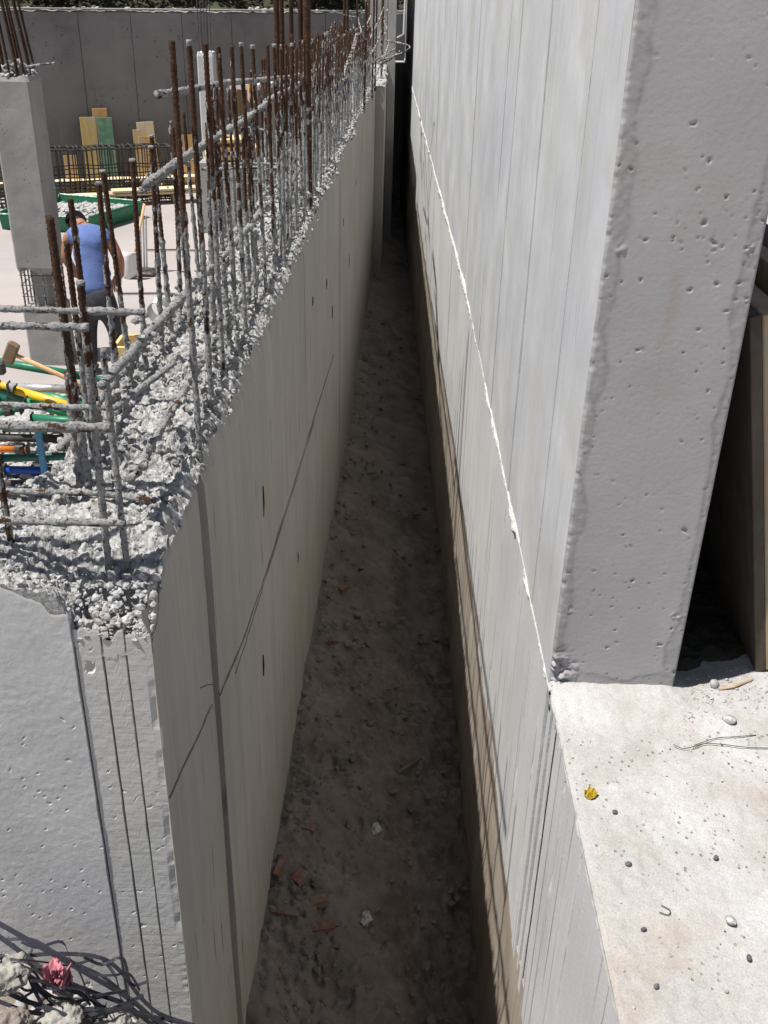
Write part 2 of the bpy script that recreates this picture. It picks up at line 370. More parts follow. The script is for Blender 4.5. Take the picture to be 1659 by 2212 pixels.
# ================================================================== RETAINING WALL
rw = empty('retaining_wall', wallpt(3, ZG), 'tall dark grey concrete retaining wall across the back of the site', 'wall')
mb = MB(); mb.box(-9, 9.4, .02, .34, 0, 3.02, M=WM(0, ZG)); mb.build('wall_core', M['back'], rw)
pm = None
s0 = (onwall(180, 150) - WO).dot(WU)
for k in range(-9, 9):
    s = s0 + k * .885
    hgt = 2.97 if s < 5.6 else 2.99
    mb = MB()
    d = random.uniform(-.006, .006)
    mb.box(.004, .881, d, .05, 0, hgt, bev=.004, M=WM(s, ZG))
    mb.build('panel', M['back'], rw)
def ragged_cap():
    s = np.arange(-9, 9.4, .03); prof = np.linspace(0, 1, 7); Sg, T = np.meshgrid(s, prof, indexing='ij')
    off = .012 - T * .36; zz = .02 * np.sin(T * math.pi) + .014 * fbm(Sg * 9, T * 4, oct=4, seed=31) - .01
    P = np.array(wallpt(0, ZG + 3.0)); V = P + Sg[..., None] * np.array(WU) + off[..., None] * np.array(WN); V[..., 2] += zz
    me = npmesh('rough_cap', V.reshape(-1, 3), gridfaces(len(s), 7)); link('rough_cap', me, M['core'], rw, True)
ragged_cap()

# ================================================================== RIGHT WALL
rwl = empty('concrete_wall', (.58, 2.02, ZS), 'tall pale smooth concrete wall on the right with a grey end face', 'wall')
ZTOP = 1.25
for ya_, yb_ in ((2.035, 5.65), (5.651, 20.2)):
    mb = MB(); mb.box(.445, .742, ya_, yb_, ZS - .01, ZTOP); mb.build('wall_core', M['core'], rwl)
def vpanel(name, y0, y1, z0, z1, x, mat, parent, seed, ny=None, fin=.0, edge_rough=.0):
    """a cast strip on the trench face of the right wall, slightly proud, with worn vertical edges"""
    ys = np.linspace(y0, y1, ny or max(6, int((y1 - y0) / .05))); zs = np.linspace(z0, z1, 60 if y0 < 5 else 12)
    Y, Z = np.meshgrid(ys, zs, indexing='ij')
    X = x + .0012 * fbm(Y * 2, Z * 2, oct=3, seed=seed)
    e0 = .004 * np.abs(vnoise(0, zs * 18, seed=seed + 1)) + .002; e1 = .004 * np.abs(vnoise(0, zs * 18, seed=seed + 2)) + .002
    X[0] += .012; X[-1] += .012; Y[1] = y0 + .0014 + e0 * .3; Y[-2] = y1 - .0014 - e1 * .3; Y[0] = y0 + .0012; Y[-1] = y1 - .0012
    V = np.stack([X.ravel(), Y.ravel(), Z.ravel()], 1)
    # orientation: normal towards -x
    return link(name, npmesh(name, V, gridfaces(len(ys), len(zs))[:, ::-1]), mat, parent)
ysm = [2.028, 2.387, 2.71, 3.08, 3.42, 3.80, 4.13, 4.49, 4.88, 5.22, 5.61, 6.14, 6.72, 7.25, 7.82, 8.92, 10.0, 11.1, 12.2, 13.3, 14.4, 15.5, 16.6, 17.7, 18.8, 19.9]
for i in range(len(ysm) - 1):
    vpanel('panel', ysm[i], ysm[i + 1], ZS + .001, ZTOP, XR + random.uniform(-.002, .002), M['rwall'], rwl, 40 + i)
M['seam'] = concrete('leaky_seam', (.16, .155, .15), (.50, .50, .50), 70, bump=.6)
# mortar fins in the seams
def fin(y, z0, z1, x, parent, amp, seed, mat):
    zs = np.arange(z0, z1, .012); a = np.array([0, .7, 1, .7, 0]); w = np.array([-1, -.6, 0, .6, 1])
    k = np.clip(.55 + .9 * fbm(zs * 9, 0, oct=4, seed=seed), .05, 1.6)
    X = x + .003 - amp * a[None, :] * k[:, None]; Y = y + w[None, :] * .0035 * (0.6 + k[:, None]); Z = np.repeat(zs[:, None], 5, 1)
    V = np.stack([X.ravel(), Y.ravel(), Z.ravel()], 1)
    link('seam_fin', npmesh('seam_fin', V, gridfaces(len(zs), 5)), mat, parent, True)
for i, y in enumerate(ysm[1:14]): fin(y, ZS + .01, ZTOP, XR, rwl, .0026 if i % 3 == 0 else .0012, 60 + i, M['seam'])
# end face of the wall: a real relief with air holes, leaked border and chipped arrises
def endface():
    x0, x1, z0, z1 = XR, .742, ZS, ZTOP; st = .0034
    xs = np.linspace(x0, x1, int((x1 - x0) / st)); zs = np.concatenate([np.arange(z0, .12, st), np.arange(.12, z1, .05)])
    X, Z = np.meshgrid(xs, zs, indexing='ij')
    dl, dr, db = X - x0, x1 - X, Z - z0
    wob = .012 * fbm(Z * 9, X * 0, oct=4, seed=71)
    wl = .030 + wob; wr = .024 + .012 * fbm(Z * 8, X * 0 + 5, oct=4, seed=72); wb = .035 + .05 * np.abs(X - .6) / .15 * .6 + .01 * fbm(X * 20, Z * 0, oct=3, seed=73)
    border = np.maximum(np.maximum(1 - sstep(0, .004, dl - wl), 1 - sstep(0, .004, dr - wr)), 1 - sstep(0, .004, db - wb))
    rough = border * (.0004 + .0004 * fbm(X * 70, Z * 70, oct=4, seed=74))
    p = pits(X, Z, .014, .0008, .0022, .22, .0022, 75) + pits(X, Z, .045, .0013, .0046, .32, .006, 76) + .0002 * np.abs(fbm(X * 160, Z * 160, oct=2, seed=70))
    p += pits(X, Z, .08, .003, .008, .25, .004, 79) * border
    blob = 0
    for bx, bz in ((.463, -.50), (.718, -.49), (.458, -1.36), (.712, -1.37)):      # plugged tie holes
        d = np.sqrt((X - bx)**2 + (Z - bz)**2) / .012; blob = blob + (1 - sstep(.7, 1.2, d)) * (.0003 + .0022 * fbm(X * 160, Z * 160, oct=3, seed=77))
    Y = 2.02 + rough + p - blob + .0005 * fbm(X * 5, Z * 5, oct=3, seed=78)
    # crumbling lower left corner
    crumb = sstep(.14, .05, X - x0 + .4 * np.maximum(0, Z - z0 - .06) + .05) * sstep(.16, .05, Z - z0)
    Y += crumb * (.007 + .010 * fbm(X * 55, Z * 85, oct=4, seed=80))
    # chipped arrises
    chL = np.clip(fbm(zs * 55, zs * 0, oct=4, seed=81) * .6 + .2, 0, 1.4) * .0032; chR = np.clip(fbm(zs * 60, zs * 0 + 3, oct=4, seed=82) * .6 + .2, 0, 1.3) * .0025
    X[0] += 0; Y[0] += .006 + chL; Y[1] += chL * .8; Y[2] += chL * .4; X[1] += chL * .5; X[2] += chL * .3
    Y[-1] += .01; Y[-2] += chR
    V = np.stack([X.ravel(), Y.ravel(), Z.ravel()], 1)
    a = (border > .5).astype(float)
    din = np.minimum(np.minimum(dl - wl, dr - wr), db - wb); ring = np.exp(-(din / .006)**2) * (.5 + .5 * sstep(-.3, .3, fbm(X * 12, Z * 12, oct=2, seed=83)))
    rust = np.exp(-((X - .575 - .01 * vnoise(Z * 8, 0, seed=84)) / .012)**2) * sstep(-.75, -.62, Z) * sstep(-.52, -.56, Z) + .5 * np.exp(-((X - .575) / .0015)**2) * sstep(-1.3, -1.0, Z) * sstep(-.45, -.6, Z)
    me = npmesh('end_face', V, gridfaces(len(xs), len(zs)), {'border': border.ravel(), 'ring': ring.ravel(), 'rust': rust.ravel()})
    m = M['face']; t = m.node_tree; n = NT(t); b = t.nodes['Principled BSDF']
    at = n.n('ShaderNodeAttribute'); at.attribute_name = 'border'
    src = b.inputs['Base Color'].links[0].from_socket
    t.links.new(n.mix(n.math('MULTIPLY', at.outputs['Fac'], .45), src, (.30, .293, .288)), b.inputs['Base Color'])
    for key, col, k in (('ring', (.22, .215, .213), .42), ('rust', (.36, .27, .2), .3)):
        at = n.n('ShaderNodeAttribute'); at.attribute_name = key; src = b.inputs['Base Color'].links[0].from_socket
        t.links.new(n.mix(n.math('MULTIPLY', at.outputs['Fac'], k), src, col), b.inputs['Base Color'])
    link('end_face', me, m, rwl, True)
endface()
for ya_, yb_ in ((2.05, 5.65), (5.651, 20.2)):
    mb = MB(); mb.box(.744, .75, ya_, yb_, ZS, ZTOP); mb.build('rear_face', M['core'], rwl)
# lower pour of the right wall
low = empty('foundation_wall', (.5, 2, -3.3), 'streaked pale concrete foundation wall lining the right side of the trench', 'wall')
yl = [-.6, .35, .95, 1.50, 1.60, 1.72, 1.80, 1.86, 1.90, 1.935, 1.965, 1.99, 2.03, 2.10, 2.33, 2.62, 3.1, 3.55, 4.1, 4.9, 5.7, 6.6, 7.7, 8.9, 10.2, 11.6, 13, 14.6, 16.2, 18, 19.9]
for i in range(len(yl) - 1):
    dx = random.uniform(-.0008, .0008)
    if 1.83 < yl[i] < 2.1: dx = (.006 if i % 2 else -.001) + random.uniform(-.001, .002)
    vpanel('panel', yl[i], yl[i + 1], -4.1, ZS - (.002 if yl[i] < 1.98 else .004), XR + .001 + dx, M['rwall_low'], low, 100 + i, ny=6)
for i, y in enumerate([1.50, 1.72, 1.90, 2.10, 2.33, 2.62, 3.1]): fin(y, -2.55, ZS - .02, XR, low, .004, 140 + i, M['rwall_low'])
M['bead'] = concrete('rough_joint_mortar', (.40, .395, .385), (.58, .575, .56), 30, bump=.8, grain=.3)
def bead():
    ys = np.concatenate([np.arange(2.0, 6, .008), np.arange(6, 20, .03)]); th = np.linspace(0, math.pi, 9)
    A, T = np.meshgrid(ys, th, indexing='ij')
    k = np.clip(.55 + .55 * fbm(A * 6, 0 * A, oct=4, seed=91) + .25 * fbm(A * 30, T * 1.5, oct=3, seed=92), .5, 1.9) + .35 * (A > 5.5)
    X = XR + .003 - np.sin(T) * .013 * k; Z = ZS + .002 + np.cos(T) * .015 * (k * .8 + .2) + .007 * fbm(A * 3, 0 * A, oct=3, seed=93)
    V = np.stack([X.ravel(), A.ravel(), Z.ravel()], 1)
    link('mortar_bead', npmesh('mortar_bead', V, gridfaces(len(ys), 9)), M['bead'], low, False)
bead()
def footing():
    ys = np.arange(.3, 19.9, .03); zs = np.concatenate([np.linspace(-4.1, -2.56, 30), [-2.545, -2.535, -2.53]])
    Y, Z = np.meshgrid(ys, zs, indexing='ij')
    X = XR + .004 - .009 * sstep(-2.53, -2.72, Z) - .0025 * fbm(Y * 4, Z * 4, oct=4, seed=95) - .018 * sstep(-2.95, -3.2, Z)
    X[:, -1] += .02; Z[:, -4:] += .04 * fbm(Y[:, -4:] * 2.2, 0 * Y[:, -4:], oct=4, seed=96)
    V = np.stack([X.ravel(), Y.ravel(), Z.ravel()], 1)
    link('footing', npmesh('footing', V, gridfaces(len(ys), len(zs))[:, ::-1]), M['footing'], low, True)
footing()

for o in list(rwl.children) + list(low.children):
    n_ = len(o.data.vertices); c_ = np.empty(n_ * 3, np.float32); o.data.vertices.foreach_get('co', c_); c_ = c_.reshape(-1, 3)
    c_[:, 0] -= .0157 * np.maximum(0, c_[:, 1] - 5.65); o.data.vertices.foreach_set('co', c_.ravel()); o.data.update()
# ================================================================== BROKEN LEFT WALL
lw = empty('concrete_wall', (-.6, 1.8, ZG), 'broken concrete wall left of the trench with rough top and rusty bars', 'wall')
mb = MB()
V0 = [(XL(Y0) - .034, Y0 + .02), (XL(YJ) - .034, YJ), (XL(YJ) - .30, YJ), (XL(1.8) - .30, 1.80), (-4.5, 1.80), (-4.5, Y0 + .02)]
vs = [(x, y, ZG) for x, y in V0] + [(x, y, ZT(y) - .10) for x, y in V0]
mb.add(vs, [(0, 1, 7, 6), (1, 2, 8, 7), (2, 3, 9, 8), (3, 4, 10, 9), (4, 5, 11, 10), (5, 0, 6, 11), (6, 7, 8, 9), (6, 9, 10, 11)])
mb.build('wall_core', M['core'], lw)
def lpanel(y0, y1, seed, dx=0.0, ztop=True):
    step = .01 if y0 < 4 else .02
    ys = np.linspace(y0, y1, max(8, int((y1 - y0) / step))); t = np.concatenate([[0, .012, .03, .06], np.linspace(.1, 1, 16)])
    zt = ZT(ys) + .012 * fbm(ys * 5, 0, oct=3, seed=seed) + .011 * fbm(ys * 38, 0, oct=3, seed=seed + 1) - .055 * sstep(1.60, Y0, ys)
    Y, T = np.meshgrid(ys, t, indexing='ij'); Z = zt[:, None] * (1 - T) + (-3.95) * T
    X = XL(Y) + dx + .0015 * fbm(Y * 3, Z * 3, oct=3, seed=seed + 2)
    X[:, 0] -= .010 + .006 * np.abs(fbm(ys * 30, 0, oct=2, seed=seed + 3)); X[:, 1] -= .002
    e = (.005 if abs(y0 - 1.894) < .01 else .0025) * np.abs(fbm(Z[0] * 16, 0, oct=4, seed=seed + 4))
    X[0] -= .03; X[-1] -= .03; Y[1] = y0 + .0015 + e; Y[-2] = y1 - .0015 - e
    if y0 < 1.5:      # rough arris towards the camera
        X[0] += .03 - .006 - .5 * e; Y[0] = Y0 + .006 + 2 * e; X[1] -= e
    V = np.stack([X.ravel(), Y.ravel(), Z.ravel()], 1)
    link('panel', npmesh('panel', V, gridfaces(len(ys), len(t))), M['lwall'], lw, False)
for i, (a, b, d) in enumerate([(Y0, 1.877, -.005), (1.895, 4.05, .005), (4.056, 6.3, .004), (6.306, 8.6, .005), (8.606, YJ, .004)]): lpanel(a, b, 200 + 10 * i, d)
# ragged grout left standing in the open joint
def joint():
    zs = np.arange(-3.4, -.98, .008); w = np.linspace(0, 1, 5); Z, Wd = np.meshgrid(zs, w, indexing='ij')
    k = np.clip(fbm(zs * 6, 0, oct=4, seed=251), 0, 1)[:, None]
    Y = 1.879 + .012 * Wd; X = XL(1.88) - .033 + .026 * k * np.sin(Wd * math.pi)
    V = np.stack([X.ravel(), Y.ravel(), Z.ravel()], 1)
    link('joint_filler', npmesh('joint_filler', V, gridfaces(len(zs), 5)[:, ::-1]), M['core'], lw)
joint()
# slanting pour line and rusty tie slots on the trench face
M['pour'] = concrete('rusty_pour_line', (.13, .10, .075), (.27, .21, .15), 20, bump=.5)
M['pour2'] = concrete('grey_pour_line', (.12, .115, .11), (.2, .19, .18), 20, bump=.5)
def pour(pts, r, mat):
    mb = MB(); P = []
    for k in range(len(pts) - 1):
        (ya, za), (yb, zb) = pts[k], pts[k + 1]
        for j in range(14):
            t = j / 14; y = ya + (yb - ya) * t; P.append((XL(y) + (.0055 if y > 1.89 else -.0045), y, za + (zb - za) * t + .004 * vnoise(y * 14, 0, seed=9)))
    mb.tube(P, [r * (.6 + .5 * abs(float(vnoise(i * .6, 0, seed=6)))) for i in range(len(P))], 6); mb.build('pour_line', mat, lw)
pour([(1.43, -1.416), (1.877, -1.539)], .003, M['pour2'])
pour([(1.896, -1.545), (2.19, -1.62), (2.6, -1.69), (3.24, -1.775), (5.9, -2.10)], .0036, M['pour'])
pour([(2.10, -1.64), (3.24, -1.79), (4.5, -1.95)], .0024, M['pour'])
for y, z, L in ((2.70, -1.455, .10), (2.565, -1.97, .075), (5.6, -1.78, .07), (7.3, -1.93, .09), (5.2, -1.5, .05), (3.6, -2.2, .05), (4.4, -1.35, .04), (6.6, -1.5, .05), (8.2, -1.55, .05)):
    mb = MB(); mb.tube([(XL(y) + .005, y, z - L / 2), (XL(y) + .006, y + .004, z), (XL(y) + .005, y + .008, z + L / 2)], [.002, .0036, .003], 6); mb.build('tie_rod', M['rust_dark'], lw)
mb = MB(); mb.tube([(XL(1.78) - .008, 1.745, -1.405), (XL(1.78) + .006, 1.765, -1.41), (XL(1.78) + .016, 1.785, -1.425)], .0009, 6); mb.build('tie_wire', M['rust_dark'], lw)
# front face: main panel and three board strips
def frontpiece(name, x0, x1, zt_fn, dy, seed, mat, st=.0042, rag=0):
    xs = np.linspace(x0, x1, max(8, int((x1 - x0) / st))) if x0 > -1 else np.concatenate([np.arange(-4.4, -.85, .12), np.linspace(-.85, x1, int((x1 + .85) / st))])
    t = np.linspace(0, 1, 300); zt = zt_fn(xs); X, T = np.meshgrid(xs, t, indexing='ij'); Z = zt[:, None] * (1 - T) + (-2.5) * T
    Y = Y0 + dy + .0006 * fbm(X * 6, Z * 6, oct=3, seed=seed) + pits(X, Z, .016, .0008, .0022, .2, .0022, seed + 1) + pits(X, Z, .09, .003, .009, .16, .006, seed + 2) * (.6 + .4 * vnoise(X * 150, Z * 150, seed=seed))
    Y += .00022 * fbm(X * 90, Z * 90, oct=3, seed=seed + 3)
    Y[:, 0] = Y[:, 1] + .0005
    e = np.clip(.4 + .6 * fbm(Z[0] * 20, 0, oct=4, seed=seed + 4), 0, 1.5)
    Y[0] += .014; Y[-1] += .014; X[-2] = x1 - .0008 - .0015 * e; X[1 if x0 > -1 else 0] = x0 + .0012 if x0 > -1 else x0
    if rag: Y[-1] += .01 * e; Y[-2] += .005 * e; Y[-3] += .0025 * e; X[-1] -= .004 * e; X[-2] -= .003 * e
    V = np.stack([X.ravel(), Y.ravel(), Z.ravel()], 1)
    link(name, npmesh(name, V, gridfaces(len(xs), len(t))[:, ::-1]), mat, lw, False)
frontpiece('panel', -4.4, -.529, lambda x: -.935 - .035 * sstep(-.66, -.545, x) - .022 * sstep(-.572, -.560, x) + .004 * fbm(x * 40, 0, oct=3, seed=301), 0, 310, M['lface'])
zt2 = lambda x: -1.035 + .012 * fbm(x * 45, 0, oct=3, seed=302)
frontpiece('board_strip', -.5275, -.481, zt2, .0035, 320, M['strip']); frontpiece('board_strip', -.4795, -.440, zt2, .0045, 330, M['strip']); frontpiece('board_strip', -.4385, XL(Y0) - .006, zt2, .0035, 340, M['strip'], rag=1)
# broken top: real relief, then loose and bedded aggregate
def topz(X, Y):
    big = .014 * fbm(X * 9, Y * 9, oct=3, seed=401) + .009 * fbm(X * 30, Y * 30, oct=3, seed=402, gain=.6)
    fine = facets(X + .006 * vnoise(X * 60, Y * 60, seed=8), Y, .024, 405, .0058) + facets(X, Y + .004 * vnoise(X * 90, Y * 90, seed=9), .0105, 406, .0032) + .002 * fbm(X * 160, Y * 160, oct=2, seed=403)
    fine = fine * (.45 + .75 * sstep(-.35, .35, fbm(X * 11, Y * 11, oct=2, seed=407)))
    z = ZT(np.maximum(Y, 1.6)) + .012 + big + fine
    fx = sstep(-.56, -.50, X)                                           # front right corner is knocked off lower
    fr = sstep(1.56, Y0 - .005, Y)
    z -= fr * (.010 + .085 * fx) ** 1.0
    z -= .03 * sstep(-.70, -.45, X) * sstep(1.66, 1.50, Y)
    z -= (1 - sstep(0, .03, XL(Y) - X)) * .030 * (Y > 1.6)                     # edge along the trench breaks down
    z += .018 * sstep(.04, .13, XL(Y) - X) * sstep(.27, .15, XL(Y) - X) * sstep(1.85, 2.1, Y)     # crown in the middle of the run
    return z
def top_patch(xf, ya, yb, st, nm):
    ys = np.arange(ya, yb, st); us = np.arange(0, 1.0001, st / .31); Y, U = np.meshgrid(ys, us, indexing='ij')
    X = XL(Y) - .305 + .303 * U
    Z = topz(X, Y); Z[:, 0] -= .08
    if ya < 1.5: Z[0] = np.minimum(Z[0] - .02, -1.06)
    link(nm, npmesh(nm, np.stack([X.ravel(), Y.ravel(), Z.ravel()], 1), gridfaces(len(ys), len(us))[:, ::-1]), M['agg'], lw, False)
top_patch(0, Y0 + .004, 3.4, .0032, 'broken_top'); top_patch(0, 3.39, 5.6, .0055, 'broken_top'); top_patch(0, 5.59, YJ, .013, 'broken_top')
xs = np.concatenate([np.arange(-4.4, -1.0, .06), np.arange(-1.0, XL(Y0) - .29, .0032)]); ys = np.arange(Y0 + .003, 1.81, .0032); X, Y = np.meshgrid(xs, ys, indexing='ij'); Z = topz(X, Y) - .002
Z[:, -1] -= .08; Z[:, 0] = -1.06
link('broken_top', npmesh('broken_top', np.stack([X.ravel(), Y.ravel(), Z.ravel()], 1), gridfaces(len(xs), len(ys))), M['agg'], lw, False)

def ico():
    t = (1 + 5**.5) / 2
    v = [(-1, t, 0), (1, t, 0), (-1, -t, 0), (1, -t, 0), (0, -1, t), (0, 1, t), (0, -1, -t), (0, 1, -t), (t, 0, -1), (t, 0, 1), (-t, 0, -1), (-t, 0, 1)]
    f = [(0, 11, 5), (0, 5, 1), (0, 1, 7), (0, 7, 10), (0, 10, 11), (1, 5, 9), (5, 11, 4), (11, 10, 2), (10, 7, 6), (7, 1, 8), (3, 9, 4), (3, 4, 2), (3, 2, 6), (3, 6, 8), (3, 8, 9), (4, 9, 5), (2, 4, 11), (6, 2, 10), (8, 6, 7), (9, 8, 1)]
    v = [Vector(p).normalized() for p in v]; mid = {}; nf = []
    def m(a, b):
        k = (min(a, b), max(a, b))
        if k not in mid: v.append(((v[a] + v[b]) / 2).normalized()); mid[k] = len(v) - 1
        return mid[k]
    for a, b, c in f:
        x, y, z = m(a, b), m(b, c), m(c, a); nf += [(a, x, z), (b, y, x), (c, z, y), (x, y, z)]
    return np.array([tuple(p) for p in v]), np.array(nf)
ICV, ICF = ico()
IC0, IC0F = ICV[:12], np.array([(0, 11, 5), (0, 5, 1), (0, 1, 7), (0, 7, 10), (0, 10, 11), (1, 5, 9), (5, 11, 4), (11, 10, 2), (10, 7, 6), (7, 1, 8), (3, 9, 4), (3, 4, 2), (3, 2, 6), (3, 6, 8), (3, 8, 9), (4, 9, 5), (2, 4, 11), (6, 2, 10), (8, 6, 7), (9, 8, 1)])
def stones(name, P, sz, flat, mat, parent=None, jag=.28, seed=1, coarse=False, smooth=True):
    """many stones joined into one mesh: P (n,3), sz (n,)"""
    rg = np.random.default_rng(seed); V0, F0 = (IC0, IC0F) if coarse else (ICV, ICF); n = len(P)
    ax = rg.normal(size=(n, 3)); ax /= np.linalg.norm(ax, axis=1)[:, None]; an = rg.uniform(0, 6.28, n)
    K = np.zeros((n, 3, 3)); K[:, 0, 1] = -ax[:, 2]; K[:, 0, 2] = ax[:, 1]; K[:, 1, 0] = ax[:, 2]; K[:, 1, 2] = -ax[:, 0]; K[:, 2, 0] = -ax[:, 1]; K[:, 2, 1] = ax[:, 0]
    Rm = np.eye(3) + np.sin(an)[:, None, None] * K + (1 - np.cos(an))[:, None, None] * (K @ K)
    L = V0[None] * (1 + jag * rg.uniform(-1, 1, (n, len(V0), 1))) * rg.uniform(.65, 1.15, (n, 1, 3))
    L = np.einsum('nij,nkj->nki', Rm, L) * sz[:, None, None]
    L[..., 2] *= flat
    V = (L + P[:, None, :]).reshape(-1, 3); Fq = (F0[None] + (np.arange(n) * len(V0))[:, None, None]).reshape(-1, 3)
    return link(name, npmesh(name, V, Fq), mat, parent, smooth)
def scatter_top(n, ya, yb, smin, smax, seed, pw=2.2, xl=.30):
    rg = np.random.default_rng(seed); y = rg.uniform(ya, yb, n); x = XL(y) - rg.uniform(.0, xl, n)
    s = smin + (smax - smin) * rg.uniform(0, 1, n)**pw
    return np.stack([x, y, topz(x, y) + .15 * s], 1), s
P1, s1 = scatter_top(1500, Y0 + .012, 4.2, .0016, .010, 1, 3.2); P2, s2 = scatter_top(2600, 4.2, YJ, .006, .022, 2)
rg = np.random.default_rng(5); n = 900; x = rg.uniform(-1.0, XL(Y0) - .02, n); y = rg.uniform(Y0 + .004, 1.80, n); s3 = .0014 + .0105 * rg.uniform(0, 1, n)**3.5
P3 = np.stack([x, y, topz(x, y) + .15 * s3], 1)
tag(stones('exposed_aggregate', np.concatenate([P1, P2, P3]), np.concatenate([s1, s2, s3]), .75, M['stone'], lw, .34, 3, coarse=True, smooth=False), kind='stuff')
# pebbly broken front corner
n = 450; x = rg.uniform(-.545, XL(Y0) - .004, n); u = rg.uniform(0, 1, n); z = -1.045 + .085 * u; y = Y0 + .008 + .075 * u**1.5; s4 = .0012 + .0095 * rg.uniform(0, 1, n)**3
tag(stones('exposed_aggregate', np.stack([x, y, z], 1), s4, .9, M['stone'], lw, .34, 8, coarse=True, smooth=False), kind='stuff')
n = 160; x = rg.uniform(-.90, -.54, n); u = rg.uniform(0, 1, n); z = -.952 - .03 * sstep(-.66, -.545, x) + .03 * u; y = Y0 + .010 + .05 * u; s4 = .002 + .005 * rg.uniform(0, 1, n)**2
tag(stones('exposed_aggregate', np.stack([x, y, z], 1), s4, .9, M['stone'], lw, .34, 9, coarse=True, smooth=False), kind='stuff')
# ================================================================== REINFORCEMENT
def rebar_mesh(pts, r, crust, lump, seed, step=.006, segs=8, ribs=True):
    """bar along pts; crust(t in 0..1 array) -> mortar cover 0..1; lump = mortar thickness"""
    pts = np.array([tuple(p) for p in pts], float); d = np.linalg.norm(np.diff(pts, axis=0), axis=1); cum = np.concatenate([[0], np.cumsum(d)])
    n = max(4, int(cum[-1] / step)); s = np.linspace(0, cum[-1], n); P = np.stack([np.interp(s, cum, pts[:, k]) for k in range(3)], 1)
    if len(pts) > 2:      # soften the bends a little
        for _ in range(3): P[1:-1] = (P[:-2] + 2 * P[1:-1] + P[2:]) / 4
    T = np.gradient(P, axis=0); T /= np.linalg.norm(T, axis=1)[:, None] + 1e-9
    ref = np.array([.31, .95, .05]) if abs(T[:, 1]).mean() < .8 else np.array([.95, 0, .3])
    U = ref - T * (T @ ref)[:, None]; U /= np.linalg.norm(U, axis=1)[:, None]; Wv = np.cross(T, U)
    th = np.arange(segs) * 2 * math.pi / segs; c = crust(s / cum[-1])[:, None] * np.ones(segs)
    c = np.clip(c + .55 * fbm(s[:, None] * 40 + seed * 3.1, th[None, :] * .8, seed * .7, oct=3, seed=seed), 0, 1.2); c = sstep(.40, .72, c)
    rib = (np.sin(2 * math.pi * (s[:, None] / .0115 + np.abs((th[None, :] / math.pi) - 1) * .9)) > .35) * .0011 if ribs else 0
    rr = r + rib * (1 - c) + c * lump * .85 * (.1 + 1.1 * np.clip(.42 + 1.0 * fbm(s[:, None] * 75, th[None, :] * 1.6, seed, oct=4, seed=seed + 5, gain=.65), 0, 2))
    V = P[:, None, :] + rr[..., None] * (np.cos(th)[None, :, None] * U[:, None, :] + np.sin(th)[None, :, None] * Wv[:, None, :])
    i = np.arange(n * segs).reshape(n, segs); j = np.roll(i, -1, 1)
    Fq = np.stack([i[:-1].ravel(), j[:-1].ravel(), j[1:].ravel(), i[1:].ravel()], 1)
    V = V.reshape(-1, 3); ends = np.array([P[0], P[-1]]); b = len(V); V = np.concatenate([V, ends])
    cap = [[i[0, k], b, b, j[0, k]] for k in range(0)]
    t0 = np.stack([j[0], i[0], np.full(segs, b), np.full(segs, b)], 1)[:, :3]; t1 = np.stack([i[-1], j[-1], np.full(segs, b + 1)], 1)
    Fa = np.concatenate([Fq, np.concatenate([t0, t0[:, 2:3]], 1)[:0], np.concatenate([t1, t1[:, 2:3]], 1)[:0]])
    me = bpy.data.meshes.new('rebar'); Vf = np.asarray(V, np.float32); me.vertices.add(len(Vf)); me.vertices.foreach_set('co', Vf.ravel())
    lv = np.concatenate([Fq.ravel(), t0.ravel(), t1.ravel()]).astype(np.int32); tot = np.concatenate([np.full(len(Fq), 4), np.full(2 * segs, 3)]).astype(np.int32)
    me.loops.add(len(lv)); me.loops.foreach_set('vertex_index', lv); me.polygons.add(len(tot))
    me.polygons.foreach_set('loop_start', np.concatenate([[0], np.cumsum(tot)[:-1]]).astype(np.int32)); me.polygons.foreach_set('loop_total', tot)
    a = me.attributes.new('crust', 'FLOAT', 'POINT'); a.data.foreach_set('value', np.concatenate([c.ravel(), [c[0].mean(), c[-1].mean()]]).astype(np.float32))
    me.update(calc_edges=True); me.validate(); return me
CL_P, CL_S = [], []          # mortar clumps collected on the bars of the broken wall
bar_n = 0
def bar(pts, r=.0065, base=.9, reach=.55, top=.0, lump=.004, mat='rust', near=True, parent=lw, name='rebar', capmort=False):
    """base..top = mortar cover from foot to tip, fading around 'reach'"""
    global bar_n; bar_n += 1; sd = bar_n
    f = lambda t: np.clip(base + (top - base) * sstep(reach - .28, reach + .28, t) + (.9 * (t > .985) if capmort else 0), 0, 1)
    me = rebar_mesh(pts, r, f, lump, sd, .0045 if near else .011, 9 if near else 6, near)
    return link(name, me, M[mat], parent, True)
rr = random.Random(11)
def upright(x, y, ztop, zbase=None, **k):
    zb = ZT(max(y, 1.6)) - .05 if zbase is None else zbase; lx, ly = rr.uniform(-.022, .022), rr.uniform(-.03, .03)
    return bar([(x, y, zb), (x + lx * .5, y + ly * .5, (zb + ztop) / 2), (x + lx, y + ly, ztop)], **k)
